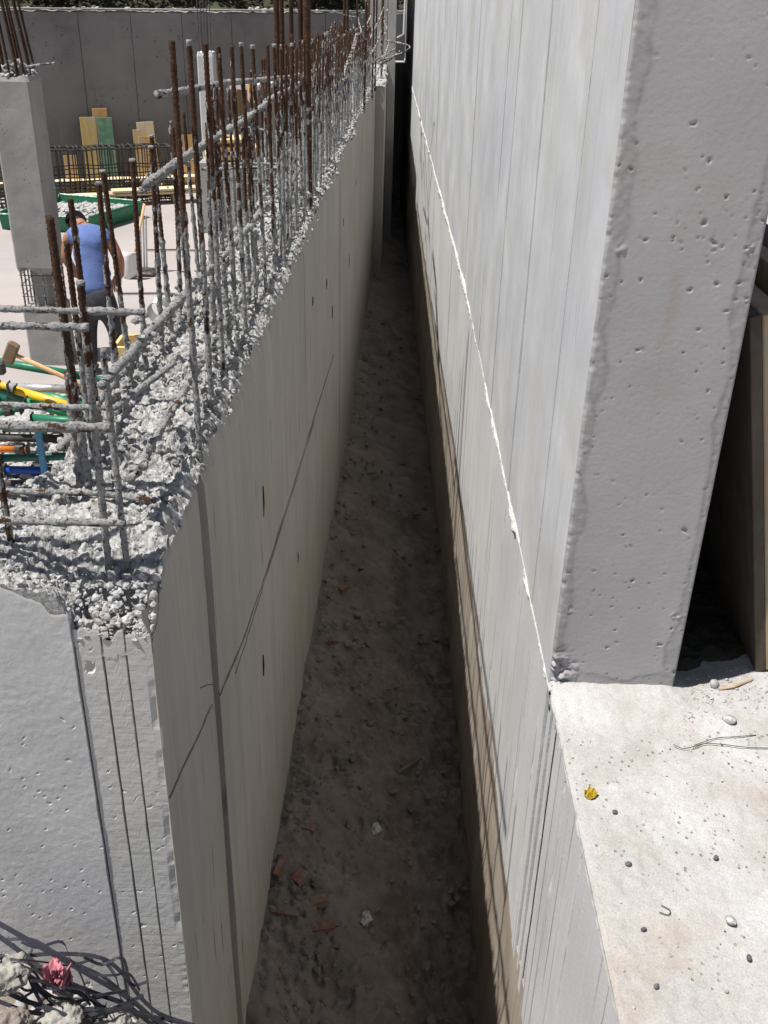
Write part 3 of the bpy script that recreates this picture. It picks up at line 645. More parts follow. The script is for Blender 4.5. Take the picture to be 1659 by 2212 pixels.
# outer row along the trench: positions and tip heights
outer = [(1.955, -.138, -.392), (2.20, -.152, -.405), (2.434, -.172, -.414), (2.63, -.192, -.402), (2.79, -.204, -.402), (3.06, -.215, -.403), (3.28, -.234, -.40), (3.45, -.246, -.39), (3.66, -.257, -.378)]
y = 3.66; z = -.257
while y < 12.4:
    y += rr.uniform(.10, .15); z = -.257 - .048 * (y - 3.66); outer.append((y, z + rr.uniform(-.03, .02), XL(y) - .035 - rr.uniform(0, .015)))
for i, (y, z, x) in enumerate(outer):
    n = y < 4.6
    upright(x, y, z, r=.0054 if y < 4 else .0049, base=.95 if i > 1 else .9, reach=(.50 if i < 8 else .58) + rr.uniform(-.14, .14), top=.16 if y < 5 else .28, lump=.0022 if n else .003, near=n, mat='rust', capmort=rr.random() < .3)
    if rr.random() < .5 and y > 2.3: upright(x - .03, y + .045, z - rr.uniform(.05, .3), r=.005, base=1, reach=.6, top=.3, lump=.004, near=n)
# inner row
inner = [1.878, 1.947, 2.022, 2.18, 2.33, 2.464, 2.664, 2.81, 2.95, 3.1, 3.28, 3.49]
y = 3.49
while y < 12.3: y += rr.uniform(.09, .14); inner.append(y)
for i, y in enumerate(inner):
    n = y < 3.2; zt = (-.425 if i != 1 else -.488) - .02 * max(0, y - 3.5) + (rr.uniform(-.04, .05) if y > 3.5 else 0)
    upright(-.62 + .012 * max(0, y - 3), y, zt, r=.0056 if n else .0054, base=.95, reach=.48 + rr.uniform(-.12, .15), top=.15 if i < 6 else .3, lump=.003 if n else .0034, near=n, capmort=i in (3, 4, 5, 6, 7))
# corner / return wall bars
upright(-.484, 1.527, -.437, r=.0056, base=1, reach=.72, top=.25, lump=.0015, capmort=True)
upright(-.452, 1.530, -.56, r=.0050, base=1, reach=.9, top=.6, lump=.0015)
upright(-.658, 1.545, -.30, r=.0056, base=.55, reach=.6, top=.1, lump=.0015)
upright(-.577, 1.764, -.40, r=.0062, base=1, reach=.5, top=.05, lump=.003)
upright(-.603, 1.790, -.70, r=.0060, base=1, reach=.7, top=.5, lump=.004)
for x in (-.85, -1.05, -1.25, -1.5): upright(x, 1.53, -.35, r=.0075, base=1, reach=.5, top=.1); upright(x - .05, 1.75, -.38, r=.0075, base=1, reach=.5, top=.1)
# horizontal bars of the return wall, both faces
for y, z, xe, rad, tip in ((1.475, -.502, -.452, .0048, None), (1.475, -.668, -.436, .0070, None), (1.475, -.842, -.430, .0055, None), (1.735, -.560, -.428, .0052, None), (1.735, -.745, -.50, .0050, (-.425, 1.93, -.725)), (1.735, -.925, -.555, .0055, (-.43, 1.72, -.93))):
    pts = [(-1.7, y, z - .004), (-1.1, y, z + .002), (xe - .12, y, z), (xe, y + .002, z)] + ([tip] if tip else [])
    bar(pts, rad, .85, 2, .85, lump=.0022, near=True)
# bars running along the wall
def runner(x, ya, za, yb, zb, r=.006, lump=.0035, n=True, cov=1.0, dx=0):
    P = []
    for k in range(9):
        t = k / 8; y = ya + (yb - ya) * t; P.append((x + (XL(y) - XL(ya)) + dx * t + .004 * math.sin(k * 2.1), y, za + (zb - za) * t + .006 * math.sin(k * 1.7)))
    bar(P, r, cov, 2, cov, lump=lump, near=n)
runner(-.450, 1.50, -.606, 4.6, -.83); runner(-.452, 1.93, -.378, 5.2, -.50, cov=.9, r=.0058); runner(-.448, 2.07, -.240, 8.3, -.73, r=.0065, lump=.002, cov=.85)
runner(-.635, 1.80, -.862, 5.0, -.99, lump=.005); runner(-.636, 2.66, -.540, 5.2, -.61, lump=.004); runner(-.63, 1.95, -.985, 4.2, -1.05, lump=.005)
runner(-.455, 1.62, -.835, 5.0, -.98, lump=.005); runner(-.40, 5, -.63, 12.2, -1.0, n=False); runner(-.60, 5.2, -.62, 12.2, -.95, n=False); runner(-.56, 5, -.9, 12.2, -1.2, n=False)
# tie bars across the wall
for k in range(4, 18):
    y = 2.0 + k * .37; z = ZT(y) + rr.uniform(.12, .45)
    bar([(-.45 + (XL(y) - XL(2)), y, z), (-.63, y + rr.uniform(-.05, .05), z + rr.uniform(-.03, .03))], .004, .7, 2, .7, lump=.003, near=False, name='tie_bar')
# tall starter bars of a future pillar
for (px, yy, r) in ((592, 5.0, .013), (603, 5.15, .010), (622, 5.0, .0095), (641, 4.85, .011), (654, 4.8, .016)):
    a = atY(px + 12, 300, yy); tz = .35; bar([(a.x, yy, ZT(yy) - .03), (a.x, yy, -.4), (a.x, yy, tz)], r, .45, .3, .0, lump=.006, near=True, mat='rust_dark' if r < .013 else 'rust', name='starter_bar')
for px, yy in ((749, 8.6), (789, 9.6), (770, 11.8), (812, 11.9), (806, 10.8), (742, 7.6)):
    a = atY(px, 60, yy); bar([(a.x, yy, ZT(yy) - .03), (a.x + .01, yy, .3)], .0095, .5, .35, .05, near=False, mat='rust_dark', name='starter_bar')
# bent and fallen bars at the far end of the wall
def pix(ps): return [atY(px, py, y) for px, py, y in ps]
for ps, r in (([(771, 75, 8.5), (762, 110, 7.8), (745, 150, 7.4), (735, 200, 7.0), (728, 232, 6.8)], .012), ([(760, 120, 8), (745, 160, 7.4), (720, 260, 6.6), (708, 330, 6.1)], .009),
              ([(833, 88, 10), (860, 92, 9.6), (884, 98, 9.3), (886, 104, 9.2), (878, 110, 9.2), (850, 122, 9.3), (818, 132, 9.6)], .0055), ([(864, 110, 9.4), (845, 128, 9.4), (820, 140, 9.6)], .0055), ([(855, 104, 10), (835, 118, 9.8), (812, 130, 9.6)], .0055),
              ([(842, 84, 11), (835, 110, 10.4), (822, 140, 9.8), (808, 168, 9.2)], .0065), ([(838, 20, 12), (828, 42, 11.8), (836, 60, 11.6), (829, 80, 11.4)], .006), ([(822, 70, 11), (815, 95, 10.5), (800, 118, 10)], .007),
              ([(766, 68, 9), (772, 62, 9.1), (776, 72, 9.2), (792, 86, 9.6)], .007), ([(830, 15, 12), (816, 50, 11.5), (806, 70, 11)], .008), ([(812, 32, 12), (806, 60, 11.4), (801, 84, 11)], .008), ([(800, 30, 12), (812, 34, 12), (822, 36, 12)], .006), ([(774, 40, 10.5), (779, 62, 10), (781, 72, 9.6)], .006)):
    bar(pix(ps), r, .6, 2, .75, lump=.004, near=False, name='bent_bar')
for k in range(26):
    y = rr.uniform(8.5, 12.5); x = rr.uniform(XL(y) - .3, XL(y)); z = ZT(y) + rr.uniform(.1, .75); a = rr.uniform(-1, 1)
    bar([(x, y, z), (x + .12 * a, y + rr.uniform(-.2, .3), z + rr.uniform(-.1, .12)), (x + .2 * a, y + rr.uniform(-.3, .4), z + rr.uniform(-.2, .2))], .005, .7, 2, .7, lump=.005, near=False, name='bent_bar')
# mortar clumps stuck to bars and bedded in between the rows
def clumps():
    P, s = [], []; rg = np.random.default_rng(31)
    for x, ya, za, yb, zb, n in ((-.450, 1.62, -.612, 4.6, -.83, 260), (-.635, 1.80, -.862, 5.0, -.99, 330), (-.636, 2.66, -.540, 5.2, -.61, 150), (-.63, 1.95, -.985, 4.2, -1.05, 260), (-.455, 1.62, -.835, 5, -.98, 330), (-.56, 1.9, -.93, 6, -1.04, 420), (-.5, 2.2, -.93, 7, -1.05, 500)):
        t = rg.uniform(0, 1, n); y = ya + (yb - ya) * t; cl = np.clip(vnoise(y * 5, 0, seed=n) * .8 + .4, 0, 1); k = rg.uniform(0, 1, n) < cl + .15; y = y[k]; t = t[k]
        P.append(np.stack([x + XL(y) - XL(ya) + rg.normal(0, .013, len(y)), y, za + (zb - za) * t + rg.normal(0, .014, len(y))], 1)); s.append(.004 + .012 * rg.uniform(0, 1, len(y))**1.6)
    n = 1500; y = 1.9 + 10.4 * rg.uniform(0, 1, n)**1.3; x = XL(y) - rg.uniform(.03, .27, n); x += .0; hgt = np.abs(rg.normal(0, .10, n)) * (.6 + .5 * vnoise(y * 3, x * 9, seed=5))
    # only where a bar can hold it: snap to the bar rows
    row = np.where(rg.uniform(0, 1, n) < .5, -.035, -.245); x = XL(y) + row + rg.normal(0, .016, n)
    P.append(np.stack([x, y, topz(x, y) + np.abs(hgt)], 1)); s.append(.005 + .013 * rg.uniform(0, 1, n)**1.8)
    P = np.concatenate(P); s = np.concatenate(s)
    tag(stones('mortar_clumps', P, s * .62, .95, M['clump'], lw, .45, 12, coarse=True, smooth=False), kind='stuff')
clumps()

# ================================================================== FAR END OF THE TRENCH
fe = empty('concrete_wall', (-.1, YJ, ZG), 'far stub of concrete wall closing in on the trench beyond the broken wall', 'wall')
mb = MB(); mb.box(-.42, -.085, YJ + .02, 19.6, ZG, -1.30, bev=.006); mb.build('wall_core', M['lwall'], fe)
rg = np.random.default_rng(7); n = 500; tag(stones('broken_top', np.stack([rg.uniform(-.40, -.10, n), rg.uniform(YJ, 15, n), np.full(n, -1.30)], 1), .01 + .04 * rg.uniform(0, 1, n)**2, .8, M['agg'], fe, .3, 3, smooth=False), kind='stuff')
for k in range(22):
    y = YJ + .2 + k * .28; x = -.14 if k % 2 else -.34
    bar([(x, y, -1.3), (x + rr.uniform(-.02, .02), y, rr.uniform(-.5, .15))], .009, .6, .4, .2, near=False, parent=fe)
mb = MB(); mb.box(-.2, .45, 19.45, 19.9, ZG, -1.62, bev=.008); tag(mb.build('end_wall', M['core']), 'low dark cross wall closing the far end of the trench', 'wall')
pr = empty('concrete_pier', (.02, 16.4, ZG), 'tall grey concrete pier lengthened to shade the far end of the trench', 'pier')
mb = MB(); mb.box(-.40, -.086, 15.3, 19.42, -1.298, .25, bev=.01); mb.box(-.085, .03, 15.3, 19.42, -3.9, .25, bev=.01); mb.build('shaft', M['pier'], pr)  # shaft drawn out along the trench so that it shades the end wall
mb = MB(); mb.tube([(.05, 15.2, -.95), (.13, 15.1, -.9), (.15, 15.1, .2)], .012, 8); mb.build('conduit', M['white'], pr)

# rubble on the trench floor
rg = np.random.default_rng(77); n = 3200; y = 1.9 + 9 * rg.uniform(0, 1, n)**1.7; u = rg.uniform(0, 1, n)**1.5; x = np.clip(XL(y) + .03 + u * .72, None, .40); zz = floorz(x, y) + .012; s = .003 + .020 * rg.uniform(0, 1, n)**4.5
tag(stones('trench_rubble', np.stack([x, y, zz], 1), s, .6, M['trench'], None, .36, 21, coarse=True, smooth=False), 'small broken stones scattered over the trench floor', 'rubble', kind='stuff')
bricks = [(-.20, 2.50, .09, .05, .4, 'flat terracotta brick shard near the front of the trench floor, beside a whitish block'), (-.185, 2.40, .12, .04, .25, 'longest terracotta brick shard lying across the near trench floor'), (-.29, 2.38, .09, .022, -.1, 'thin brown brick sliver close to the left wall at the trench front'),
          (-.335, 2.56, .10, .03, 1.35, 'narrow red brick sliver standing along the left trench wall'), (-.335, 3.46, .045, .04, .3, 'single small red brick lump farther back by the left trench wall'), (-.115, 2.62, .06, .035, .2, 'small red brick chip in the middle of the near trench floor'),
          (-.262, 2.56, .07, .05, .9, 'dark red hollow brick piece between two slivers in the trench'), (-.255, 2.81, .07, .04, -.3, 'red brick piece half buried a step beyond the near shards'), (-.23, 4.15, .06, .04, .2, 'faded red brick piece halfway along the left trench floor'), (-.2, 4.75, .07, .035, .8, 'pinkish brick piece beside stones deep in the trench')]
for x, y, a, b, rz, lb in bricks:
    z = float(floorz(x, y)) + .018
    mt = Matrix.Translation((x, y, z)) @ Matrix.Rotation(rz, 4, 'Z') @ Matrix.Rotation(rr.uniform(-.3, .3), 4, 'X')
    mb = MB(); a *= .85; b *= .9; mb.box(-a / 2, a / 2, -b / 2, b / 2, -.012, .010, bev=.004); k = len(mb.v)
    mb.v = [tuple(mt @ Vector((vx * (1 + .12 * float(vnoise(i * .7, 0, seed=5))), vy * (1 + .25 * float(vnoise(i * .7, 3, seed=6))), vz))) for i, (vx, vy, vz) in enumerate(mb.v)]
    tag(mb.build('brick_fragment', M['brick']), lb, 'brick', 'brick pieces on the trench floor')
for x, y, s, lb in ((.008, 3.008, .035, 'pale stone chip in the middle of the trench floor'), (-.022, 2.543, .035, 'whitish triangular stone chip on the near trench floor')):
    tag(stones('stone_chip', np.array([[x, y, float(floorz(x, y)) + .03]]), np.array([s]), .5, M['stone'], None, .3, 5, smooth=False), lb, 'stone')
mb = MB(); P = [(.10, 3.42, float(floorz(.1, 3.42)) + .03), (.15, 3.50, float(floorz(.15, 3.5)) + .035), (.205, 3.60, float(floorz(.2, 3.6)) + .03)]; mb.tube(P, .012, 6); tag(mb.build('wood_stick', wood('grey_stick', (.12, .1, .08), (.2, .17, .14), 1)), 'short grey stick lying on the trench floor near the right side', 'stick')

# ================================================================== SITE COLUMNS
def column(name, x0, x1, y0, dep, zt, label, mat, gap=None, bars=(), bh=1.6, lean=0):
    c = empty(name, ((x0 + x1) / 2, y0 + dep / 2, ZG), label, 'column', 'cast columns on the site')
    def shaft(z0, z1, nm, rag0=False, rag1=False):
        zs = np.linspace(z0, z1, 40); per = [];
        nx, ny, ch = 14, 10, .018
        for t in np.linspace(x0 + ch, x1 - ch, nx): per.append((t, y0))
        for t in np.linspace(y0 + ch, y0 + dep - ch, ny): per.append((x1, t))
        for t in np.linspace(x1 - ch, x0 + ch, nx): per.append((t, y0 + dep))
        for t in np.linspace(y0 + dep - ch, y0 + ch, ny): per.append((x0, t))
        per = np.array(per); m = len(per); V = np.zeros((len(zs), m, 3)); V[..., 0] = per[None, :, 0]; V[..., 1] = per[None, :, 1]; V[..., 2] = zs[:, None]
        d = .0018 * fbm(V[..., 0] * 6 + V[..., 1] * 5, V[..., 2] * 6, oct=3, seed=int(abs(z1) * 100)); cx, cy = (x0 + x1) / 2, y0 + dep / 2
        V[..., 0] += d * np.sign(V[..., 0] - cx); V[..., 1] += d * np.sign(V[..., 1] - cy)
        if rag0: V[0, :, 2] += .05 * fbm(per[:, 0] * 11, per[:, 1] * 11, oct=3, seed=9); V[0, :, 0] = cx + (V[0, :, 0] - cx) * .9; V[0, :, 1] = cy + (V[0, :, 1] - cy) * .9
        if rag1: V[-1, :, 2] += .012 * fbm(per[:, 0] * 11, per[:, 1] * 11, oct=3, seed=19); V[-1, :, 0] = cx + (V[-1, :, 0] - cx) * .92; V[-1, :, 1] = cy + (V[-1, :, 1] - cy) * .92
        i = np.arange(len(zs) * m).reshape(len(zs), m); j = np.roll(i, -1, 1); Fq = np.stack([i[:-1].ravel(), j[:-1].ravel(), j[1:].ravel(), i[1:].ravel()], 1)
        V = V.reshape(-1, 3); b = len(V); V = np.concatenate([V, [[cx, cy, z0 + .03 * rag0], [cx, cy, z1 - .02]]])
        T0 = np.stack([j[0], i[0], np.full(m, b), np.full(m, b)], 1); T1 = np.stack([i[-1], j[-1], np.full(m, b + 1), np.full(m, b + 1)], 1)
        mb = MB(); mb.v = [tuple(v) for v in V]; mb.f = [tuple(q) for q in Fq.tolist()] + [tuple(q[:3]) for q in T0.tolist()] + [tuple(q[:3]) for q in T1.tolist()]
        mb.build(nm, mat, c)
    if gap: shaft(ZG, gap[0], 'stub', rag1=True); shaft(gap[1], zt, 'shaft', rag0=True, rag1=True)
    else: shaft(ZG, zt, 'shaft', rag1=True)
    if gap:
        cx, cy = (x0 + x1) / 2, y0 + dep / 2
        mb = MB(); mb.box(x0 + .09, x1 - .09, y0 + .10, y0 + dep - .08, gap[0] - .05, gap[1] + .06, bev=.04); mb.build('broken_core', M['core'], c)
        for k in range(12):
            a = k / 12 * 4; q = a % 1; e = .03
            x, y = [(x0 + e + q * (x1 - x0 - 2 * e), y0 + e), (x1 - e, y0 + e + q * (dep - 2 * e)), (x1 - e - q * (x1 - x0 - 2 * e), y0 + dep - e), (x0 + e, y0 + dep - e - q * (dep - 2 * e))][int(a)]
            bar([(x, y, gap[0] - .1), (x, y, gap[1] + .1)], .008, .6, 2, .6, near=False, parent=c, mat='steel')
        for zz in (.3, .62, .9):
            z = gap[0] + (gap[1] - gap[0]) * zz; e = .02
            mb = MB(); mb.tube([(x0 + e, y0 + e, z), (x1 - e, y0 + e, z), (x1 - e, y0 + dep - e, z), (x0 + e, y0 + dep - e, z), (x0 + e, y0 + e, z)], .005, 6); mb.build('stirrup', M['steel'], c)
    for (bx, by, tx, ty, r) in bars:
        bar([(bx, by, zt - .1), (bx, by, zt + .12), (tx, ty, zt + bh * .55), (tx, ty, zt + bh)], r, .3, .1, .0, near=False, parent=c, mat='rust_dark' if r > .009 else 'steel', name='starter_bar')
    return c
x0, x1, y0 = -3.79, -3.40, 10.2
b1 = []
for k, (fx, fy) in enumerate([(.06, .04), (.2, .04), (.33, .05), (.34, .2), (.34, .33), (.2, .34), (.05, .33), (.05, .2), (.12, .05), (.27, .05)]):
    b1.append((x0 + fx, y0 + fy, x0 + fx * .75 - .02, y0 + fy * .9, .012 if k % 3 else .016))
column('concrete_column', x0, x1, y0, .38, -1.05, 'near grey concrete column with a broken-out gap baring its bars', M['pier'], (-3.27, -2.90), b1, 1.9)
mb = MB()
cc = [o for o in bpy.data.objects if o.name == 'concrete_column'][0]
rg = np.random.default_rng(3); n = 160; u = rg.uniform(.08, .92, n); v = rg.uniform(.08, .92, n); tag(stones('rough_cap', np.stack([x0 + .39 * u, y0 + .38 * v, -1.06 + .14 * rg.uniform(0, 1, n) * np.sin(u * 3.1) * np.sin(v * 3.1)], 1), .015 + .03 * rg.uniform(0, 1, n)**2, .8, M['agg'], cc, .34, 4, coarse=True, smooth=False), kind='stuff')
bar([(x1 - .02, y0 + .05, -.97), (x1 + .12, y0 + .03, -.945), (x1 + .26, y0 + .02, -.93)], .009, .7, .5, .4, near=False, parent=cc, mat='steel')
x0, x1, y0 = -3.30, -3.02, 18.55
b2 = [(x0 + .04 + .05 * k, y0 + .04 + .03 * (k % 2), x0 + .05 + .05 * k, y0 + .05, .008) for k in range(5)]
c2 = column('concrete_column', x0, x1, y0, .28, -1.46, 'far whitish concrete column with thin grey bars rising from its top', M['palecol'], None, b2, 1.6)
# ================================================================== THINGS ON THE SITE FLOOR
M['green'] = paint('green_enamel', (.02, .16, .085), .4, wear=(.10, .17, .12), wear_rng=(.6, .78))
M['green2'] = paint('bright_green_enamel', (.025, .24, .10), .4, wear=(.16, .24, .17))
M['teal'] = paint('dark_teal_enamel', (.012, .10, .075), .45, wear=(.06, .12, .10))
M['yellow'] = paint('yellow_enamel', (.72, .42, .02), .4, wear=(.5, .36, .16))
M['orange'] = paint('orange_enamel', (.65, .19, .02), .45, wear=(.42, .2, .1))
M['blue'] = paint('blue_enamel', (.015, .07, .36), .4, wear=(.05, .1, .2))
M['bluepost'] = paint('light_blue_enamel', (.05, .20, .38), .45, wear=(.2, .28, .33))
M['galv'] = paint('galvanised_steel', (.46, .47, .47), .4, metal=.5, wear=(.3, .3, .29))
M['dark'] = paint('dark_iron', (.05, .047, .045), .6, wear=(.13, .09, .06))
M['handle'] = wood('ash_handle', (.55, .33, .16), (.68, .46, .26), 0, 8)
M['ply_y'] = wood('yellow_form_ply', (.50, .36, .12), (.62, .47, .20), 2, 3, (.48, .43, .36))
M['ply_o'] = wood('orange_form_ply', (.50, .28, .10), (.62, .37, .16), 2, 3, (.47, .41, .34))
M['ply_g'] = wood('green_form_ply', (.10, .24, .15), (.17, .32, .21), 2, 3, (.36, .38, .33))
M['pine'] = wood('fresh_pine', (.58, .40, .17), (.70, .53, .27), 0, 5)
M['plank'] = wood('pale_plank', (.60, .47, .27), (.72, .60, .40), 0, 5, (.58, .53, .45))
M['oldply'] = wood('dirty_form_board', (.36, .27, .17), (.48, .385, .26), 2, 3, (.38, .33, .27))
M['oldply2'] = wood('grey_form_board', (.075, .06, .045), (.12, .10, .08), 2, 3, (.13, .12, .105))
def prop(name, p0, p1, col, label, frac=.6, r=.033, inner='galv', ring=True, flip=False):
    """steel shoring prop: outer tube, thinner inner tube, collar with handle, end plates"""
    p0, p1 = Vector(p0), Vector(p1)
    if flip: p0, p1 = p1, p0
    d = (p1 - p0); L = d.length; d.normalize(); m = p0 + d * (L * frac)
    t = empty(name, p0, label, 'prop', 'shoring props in the pile')
    mb = MB(); mb.tube([p0, m], r, 12); mb.build('outer_tube', M[col], t, True)
    mb = MB(); mb.tube([m - d * .02, p1], r * .78, 12); mb.build('inner_tube', M[inner if inner else col], t, True)
    mb = MB(); mb.tube([m - d * .05, m - d * .045, m + d * .02, m + d * .025], [r * 1.05, r * 1.35, r * 1.35, r * .9], 12); cl_ = mb.build('collar', M['dark'], t)
    if ring:
        u = d.orthogonal().normalized(); u = (Vector((0, -.6, .8)) - d * d.dot(Vector((0, -.6, .8)))).normalized()
        P = [m - d * .09 + u * (r * .8), m - d * .09 + u * (r + .05), m - d * .06 + u * (r + .075), m - d * .01 + u * (r + .075), m + d * .02 + u * (r + .05), m + d * .02 + u * (r * .8)]
        mb = MB(); mb.tube(P, .006, 6); mb.build('pin_handle', M['galv'], cl_)
    q = d.to_track_quat('Z', 'Y').to_matrix().to_4x4()
    for e, nm in ((p0, 'base_plate'), (p1, 'head_plate')):
        mb = MB(); mb.box(-.042, .042, -.042, .042, -.004, .004, bev=.002, M=Matrix.Translation(e) @ q); mb.build(nm, M['dark'], t)
    return t
YP = 7.35
def pp(px, py, y=YP): return atY(px, py, y)
def ext(a, b, k0, k1): d = b - a; return a - d * k0, b + d * k1
props = [((0, 782), (292, 832), 7.55, 'green', .62, 'uppermost dark green prop crossing behind the sledgehammer', .1, .1, 'teal'), ((19, 836), (292, 845), 7.30, 'galv', .52, 'silver grey prop lying level under the hammer handle', .0, .1, 'galv'),
         ((52, 848), (252, 906), 7.18, 'yellow', .8, 'yellow prop slanting down across the middle of the pile', .1, .12, 'yellow'), ((-60, 822), (60, 842), 7.35, 'yellow', .6, 'yellow prop whose end shows at the left edge of the pile', .4, 0, 'yellow'),
         ((94, 852), (240, 895), 7.45, 'green2', .7, 'bright green prop just above the slanting yellow one', .1, .15, 'teal'), ((30, 853), (130, 892), 7.40, 'green', .6, 'short green prop showing left of the slanting yellow one', .5, .2, 'galv'),
         ((100, 880), (250, 922), 7.12, 'green2', .6, 'bright green prop below the slanting yellow one', .3, .15, 'green'), ((69, 903), (190, 912), 7.02, 'green', .8, 'thick dark green prop under the lower bright green one', .0, .5, 'teal'),
         ((-20, 893), (45, 882), 7.25, 'green2', .8, 'pale green prop stub at the left edge of the pile', .8, 0, 'green'), ((60, 925), (230, 925), 7.1, 'green', .5, 'half hidden green prop below the thick dark one', .3, .1, 'galv'),
         ((-40, 968), (60, 970), 7.2, 'orange', .9, 'orange prop low at the left end of the pile', .3, 0, 'orange'), ((15, 989), (205, 984), 7.25, 'teal', .75, 'long dark teal prop in the lower row behind the blue post', .05, .2, 'teal'),
         ((27, 1015), (175, 1018), 7.3, 'blue', .5, 'bright blue prop in the lowest row behind the blue post', .1, .4, 'blue'), ((30, 1045), (190, 1048), 7.35, 'dark', .6, 'dark rusty prop at the very bottom of the pile', .2, .4, 'dark'),
         ((0, 945), (220, 950), 7.4, 'dark', .6, 'blackened prop in the shaded middle of the pile', .2, .2, 'dark'), ((20, 1030), (200, 1032), 7.5, 'dark', .6, 'dark prop hidden behind the blue one', .2, .2, 'dark'), ((40, 860), (240, 868), 7.6, 'teal', .6, 'dark teal prop behind the silver one', .2, .1, 'teal')]
for a, b, y, col, fr, lb, k0, k1, inn in props:
    A, B = ext(pp(*a, y), pp(*b, y), k0, k1); prop('shoring_prop', A, B, col, lb, fr, inner=inn, ring=col in ('green', 'green2', 'blue', 'teal') and fr > .55)
# steel rack holding the pile
rk = empty('prop_rack', atZ(106, 1084, ZG), 'low steel rack with a light blue post holding the props', 'rack')
a = atZ(106, 1084, ZG)
mb = MB(); mb.box(a.x - .022, a.x + .022, a.y - .022, a.y + .022, ZG, ZG + .74, bev=.004); mb.build('post', M['bluepost'], rk)
mb = MB(); mb.box(a.x + .75, a.x + .794, a.y - .022, a.y + .022, ZG, ZG + .7, bev=.004); mb.build('post', M['bluepost'], rk)
mb = MB(); mb.box(a.x - .6, a.x + 1.2, a.y + .03, a.y + .08, ZG + .004, ZG + .07, bev=.004); mb.box(a.x - .6, a.x + 1.2, a.y + .5, a.y + .55, ZG + .004, ZG + .07, bev=.004); mb.build('base_rail', M['dark'], rk)
# sledgehammer
ha, hb = pp(27, 764, 7.05), pp(275, 876, 7.05); sh = empty('sledgehammer', hb, 'sledgehammer with pale wooden handle and rusty head on the prop pile', 'hammer')
mb = MB(); mb.tube([ha, ha.lerp(hb, .3), hb], [.016, .018, .021], 10); mb.build('handle', M['handle'], sh, True)
d = (hb - ha).normalized(); u = Vector((-d.z * -1, 0, d.x)); u = Vector((.42, .1, .9)).normalized(); u = (u - d * u.dot(d)).normalized(); w = d.cross(u)
Mx = Matrix(((d.x, w.x, u.x, ha.x), (d.y, w.y, u.y, ha.y), (d.z, w.z, u.z, ha.z), (0, 0, 0, 1)))
mb = MB(); mb.box(-.055, .03, -.03, .03, -.085, .085, bev=.012, M=Mx); mb.build('head', paint('rusty_hammer_head', (.16, .11, .06), .7, wear=(.26, .2, .12)), sh)
# second tool head peeping in on the left
tp = pp(2, 795, 7.1); th = empty('pickaxe', tp + Vector((-.4, 0, -.3)), 'rusty tool head at the far left edge of the prop pile', 'tool')
mb = MB(); mb.box(-.05, .03, -.03, .03, -.05, .05, bev=.012, M=Matrix.Translation(tp)); mb.build('head', M['dark'], th)
mb = MB(); mb.tube([tp, tp + Vector((-.7, .05, -.22))], .017, 8); mb.build('handle', M['handle'], th)
# rubble heaps round the pile
rg = np.random.default_rng(15); n = 2600; x = rg.uniform(-3.7, -1.3, n); y = rg.uniform(6.6, 9.6, n); hh = np.maximum(0, .55 * np.exp(-((x + 2.5)**2 / .5 + (y - 8.3)**2 / .35))); s = .02 + .05 * rg.uniform(0, 1, n)**2.5
tag(stones('rubble_heap', np.stack([x, y, ZG + hh * rg.uniform(.7, 1, n)], 1), s, .6, M['stone'], None, .3, 41, smooth=False), 'heap of broken grey concrete lumps behind the prop pile', 'rubble', kind='stuff')
# timber formwork box and coil right of the pile
def box_on(name, cen, size, rz, mat, label, cat, rx=0, ry=0, group=None, bev=.004):
    Mx = Matrix.Translation(cen) @ Matrix.Rotation(rz, 4, 'Z') @ Matrix.Rotation(rx, 4, 'X') @ Matrix.Rotation(ry, 4, 'Y')
    mb = MB(); mb.box(-size[0] / 2, size[0] / 2, -size[1] / 2, size[1] / 2, -size[2] / 2, size[2] / 2, bev=bev)
    o = mb.build(name, mat); o.matrix_world = Mx; return tag(o, label, cat, group)
tb = empty('timber_crate', atZ(295, 800, -3.85) + Vector((.05, -.6, 0)), 'open crate of yellow pine boards beside the worker', 'crate')
c = atY(292, 752, 9.0)
for dx, dy, sx, sy, zz in ((0, 0, .42, .035, 0), (0, .35, .42, .035, 0), (.20, .18, .035, .31, 0), (-.20, .18, .035, .31, 0)):
    for k in range(2):
        mb = MB(); mb.box(c.x + dx - sx / 2, c.x + dx + sx / 2, c.y + dy - sy / 2, c.y + dy + sy / 2, c.z - .12 - k * .14, c.z + .01 - k * .14, bev=.004); mb.build('board', M['pine'], tb)
for dx in (-.18, .18):
    mb = MB(); mb.box(c.x + dx - .025, c.x + dx + .025, c.y + .02, c.y + .07, ZG, c.z - .03, bev=.003); mb.build('post', M['pine'], tb)
box_on('board_offcut', atY(268, 855, 8.0), (.32, .025, .11), .25, M['ply_o'], 'orange plywood offcut leaning at the right end of the prop pile', 'board', ry=.7)
box_on('board_offcut', atY(322, 800, 8.3), (.30, .025, .12), -.3, M['ply_o'], 'triangular orange board end poking up behind the mortar covered bars', 'board', ry=.9)
cw = empty('wire_coil', atY(345, 700, 9.6), 'coil of grey wire standing behind the bars right of the worker', 'wire')
cc0 = atY(345, 668, 9.6)
for k in range(7):
    mb = MB(); mb.tube([cc0 + Vector((.10 * math.cos(a), .03 * k - .1, .10 * math.sin(a))) for a in [i * math.pi / 10 for i in range(21)]], .006, 6, False); mb.build('wire_turn', M['galv'], cw)
mb = MB(); mb.box(cc0.x - .15, cc0.x + .15, cc0.y - .12, cc0.y + .14, ZG, cc0.z - .102, bev=.01); tag(mb.build('concrete_block', M['pier']), 'grey concrete block carrying the wire coil', 'block')
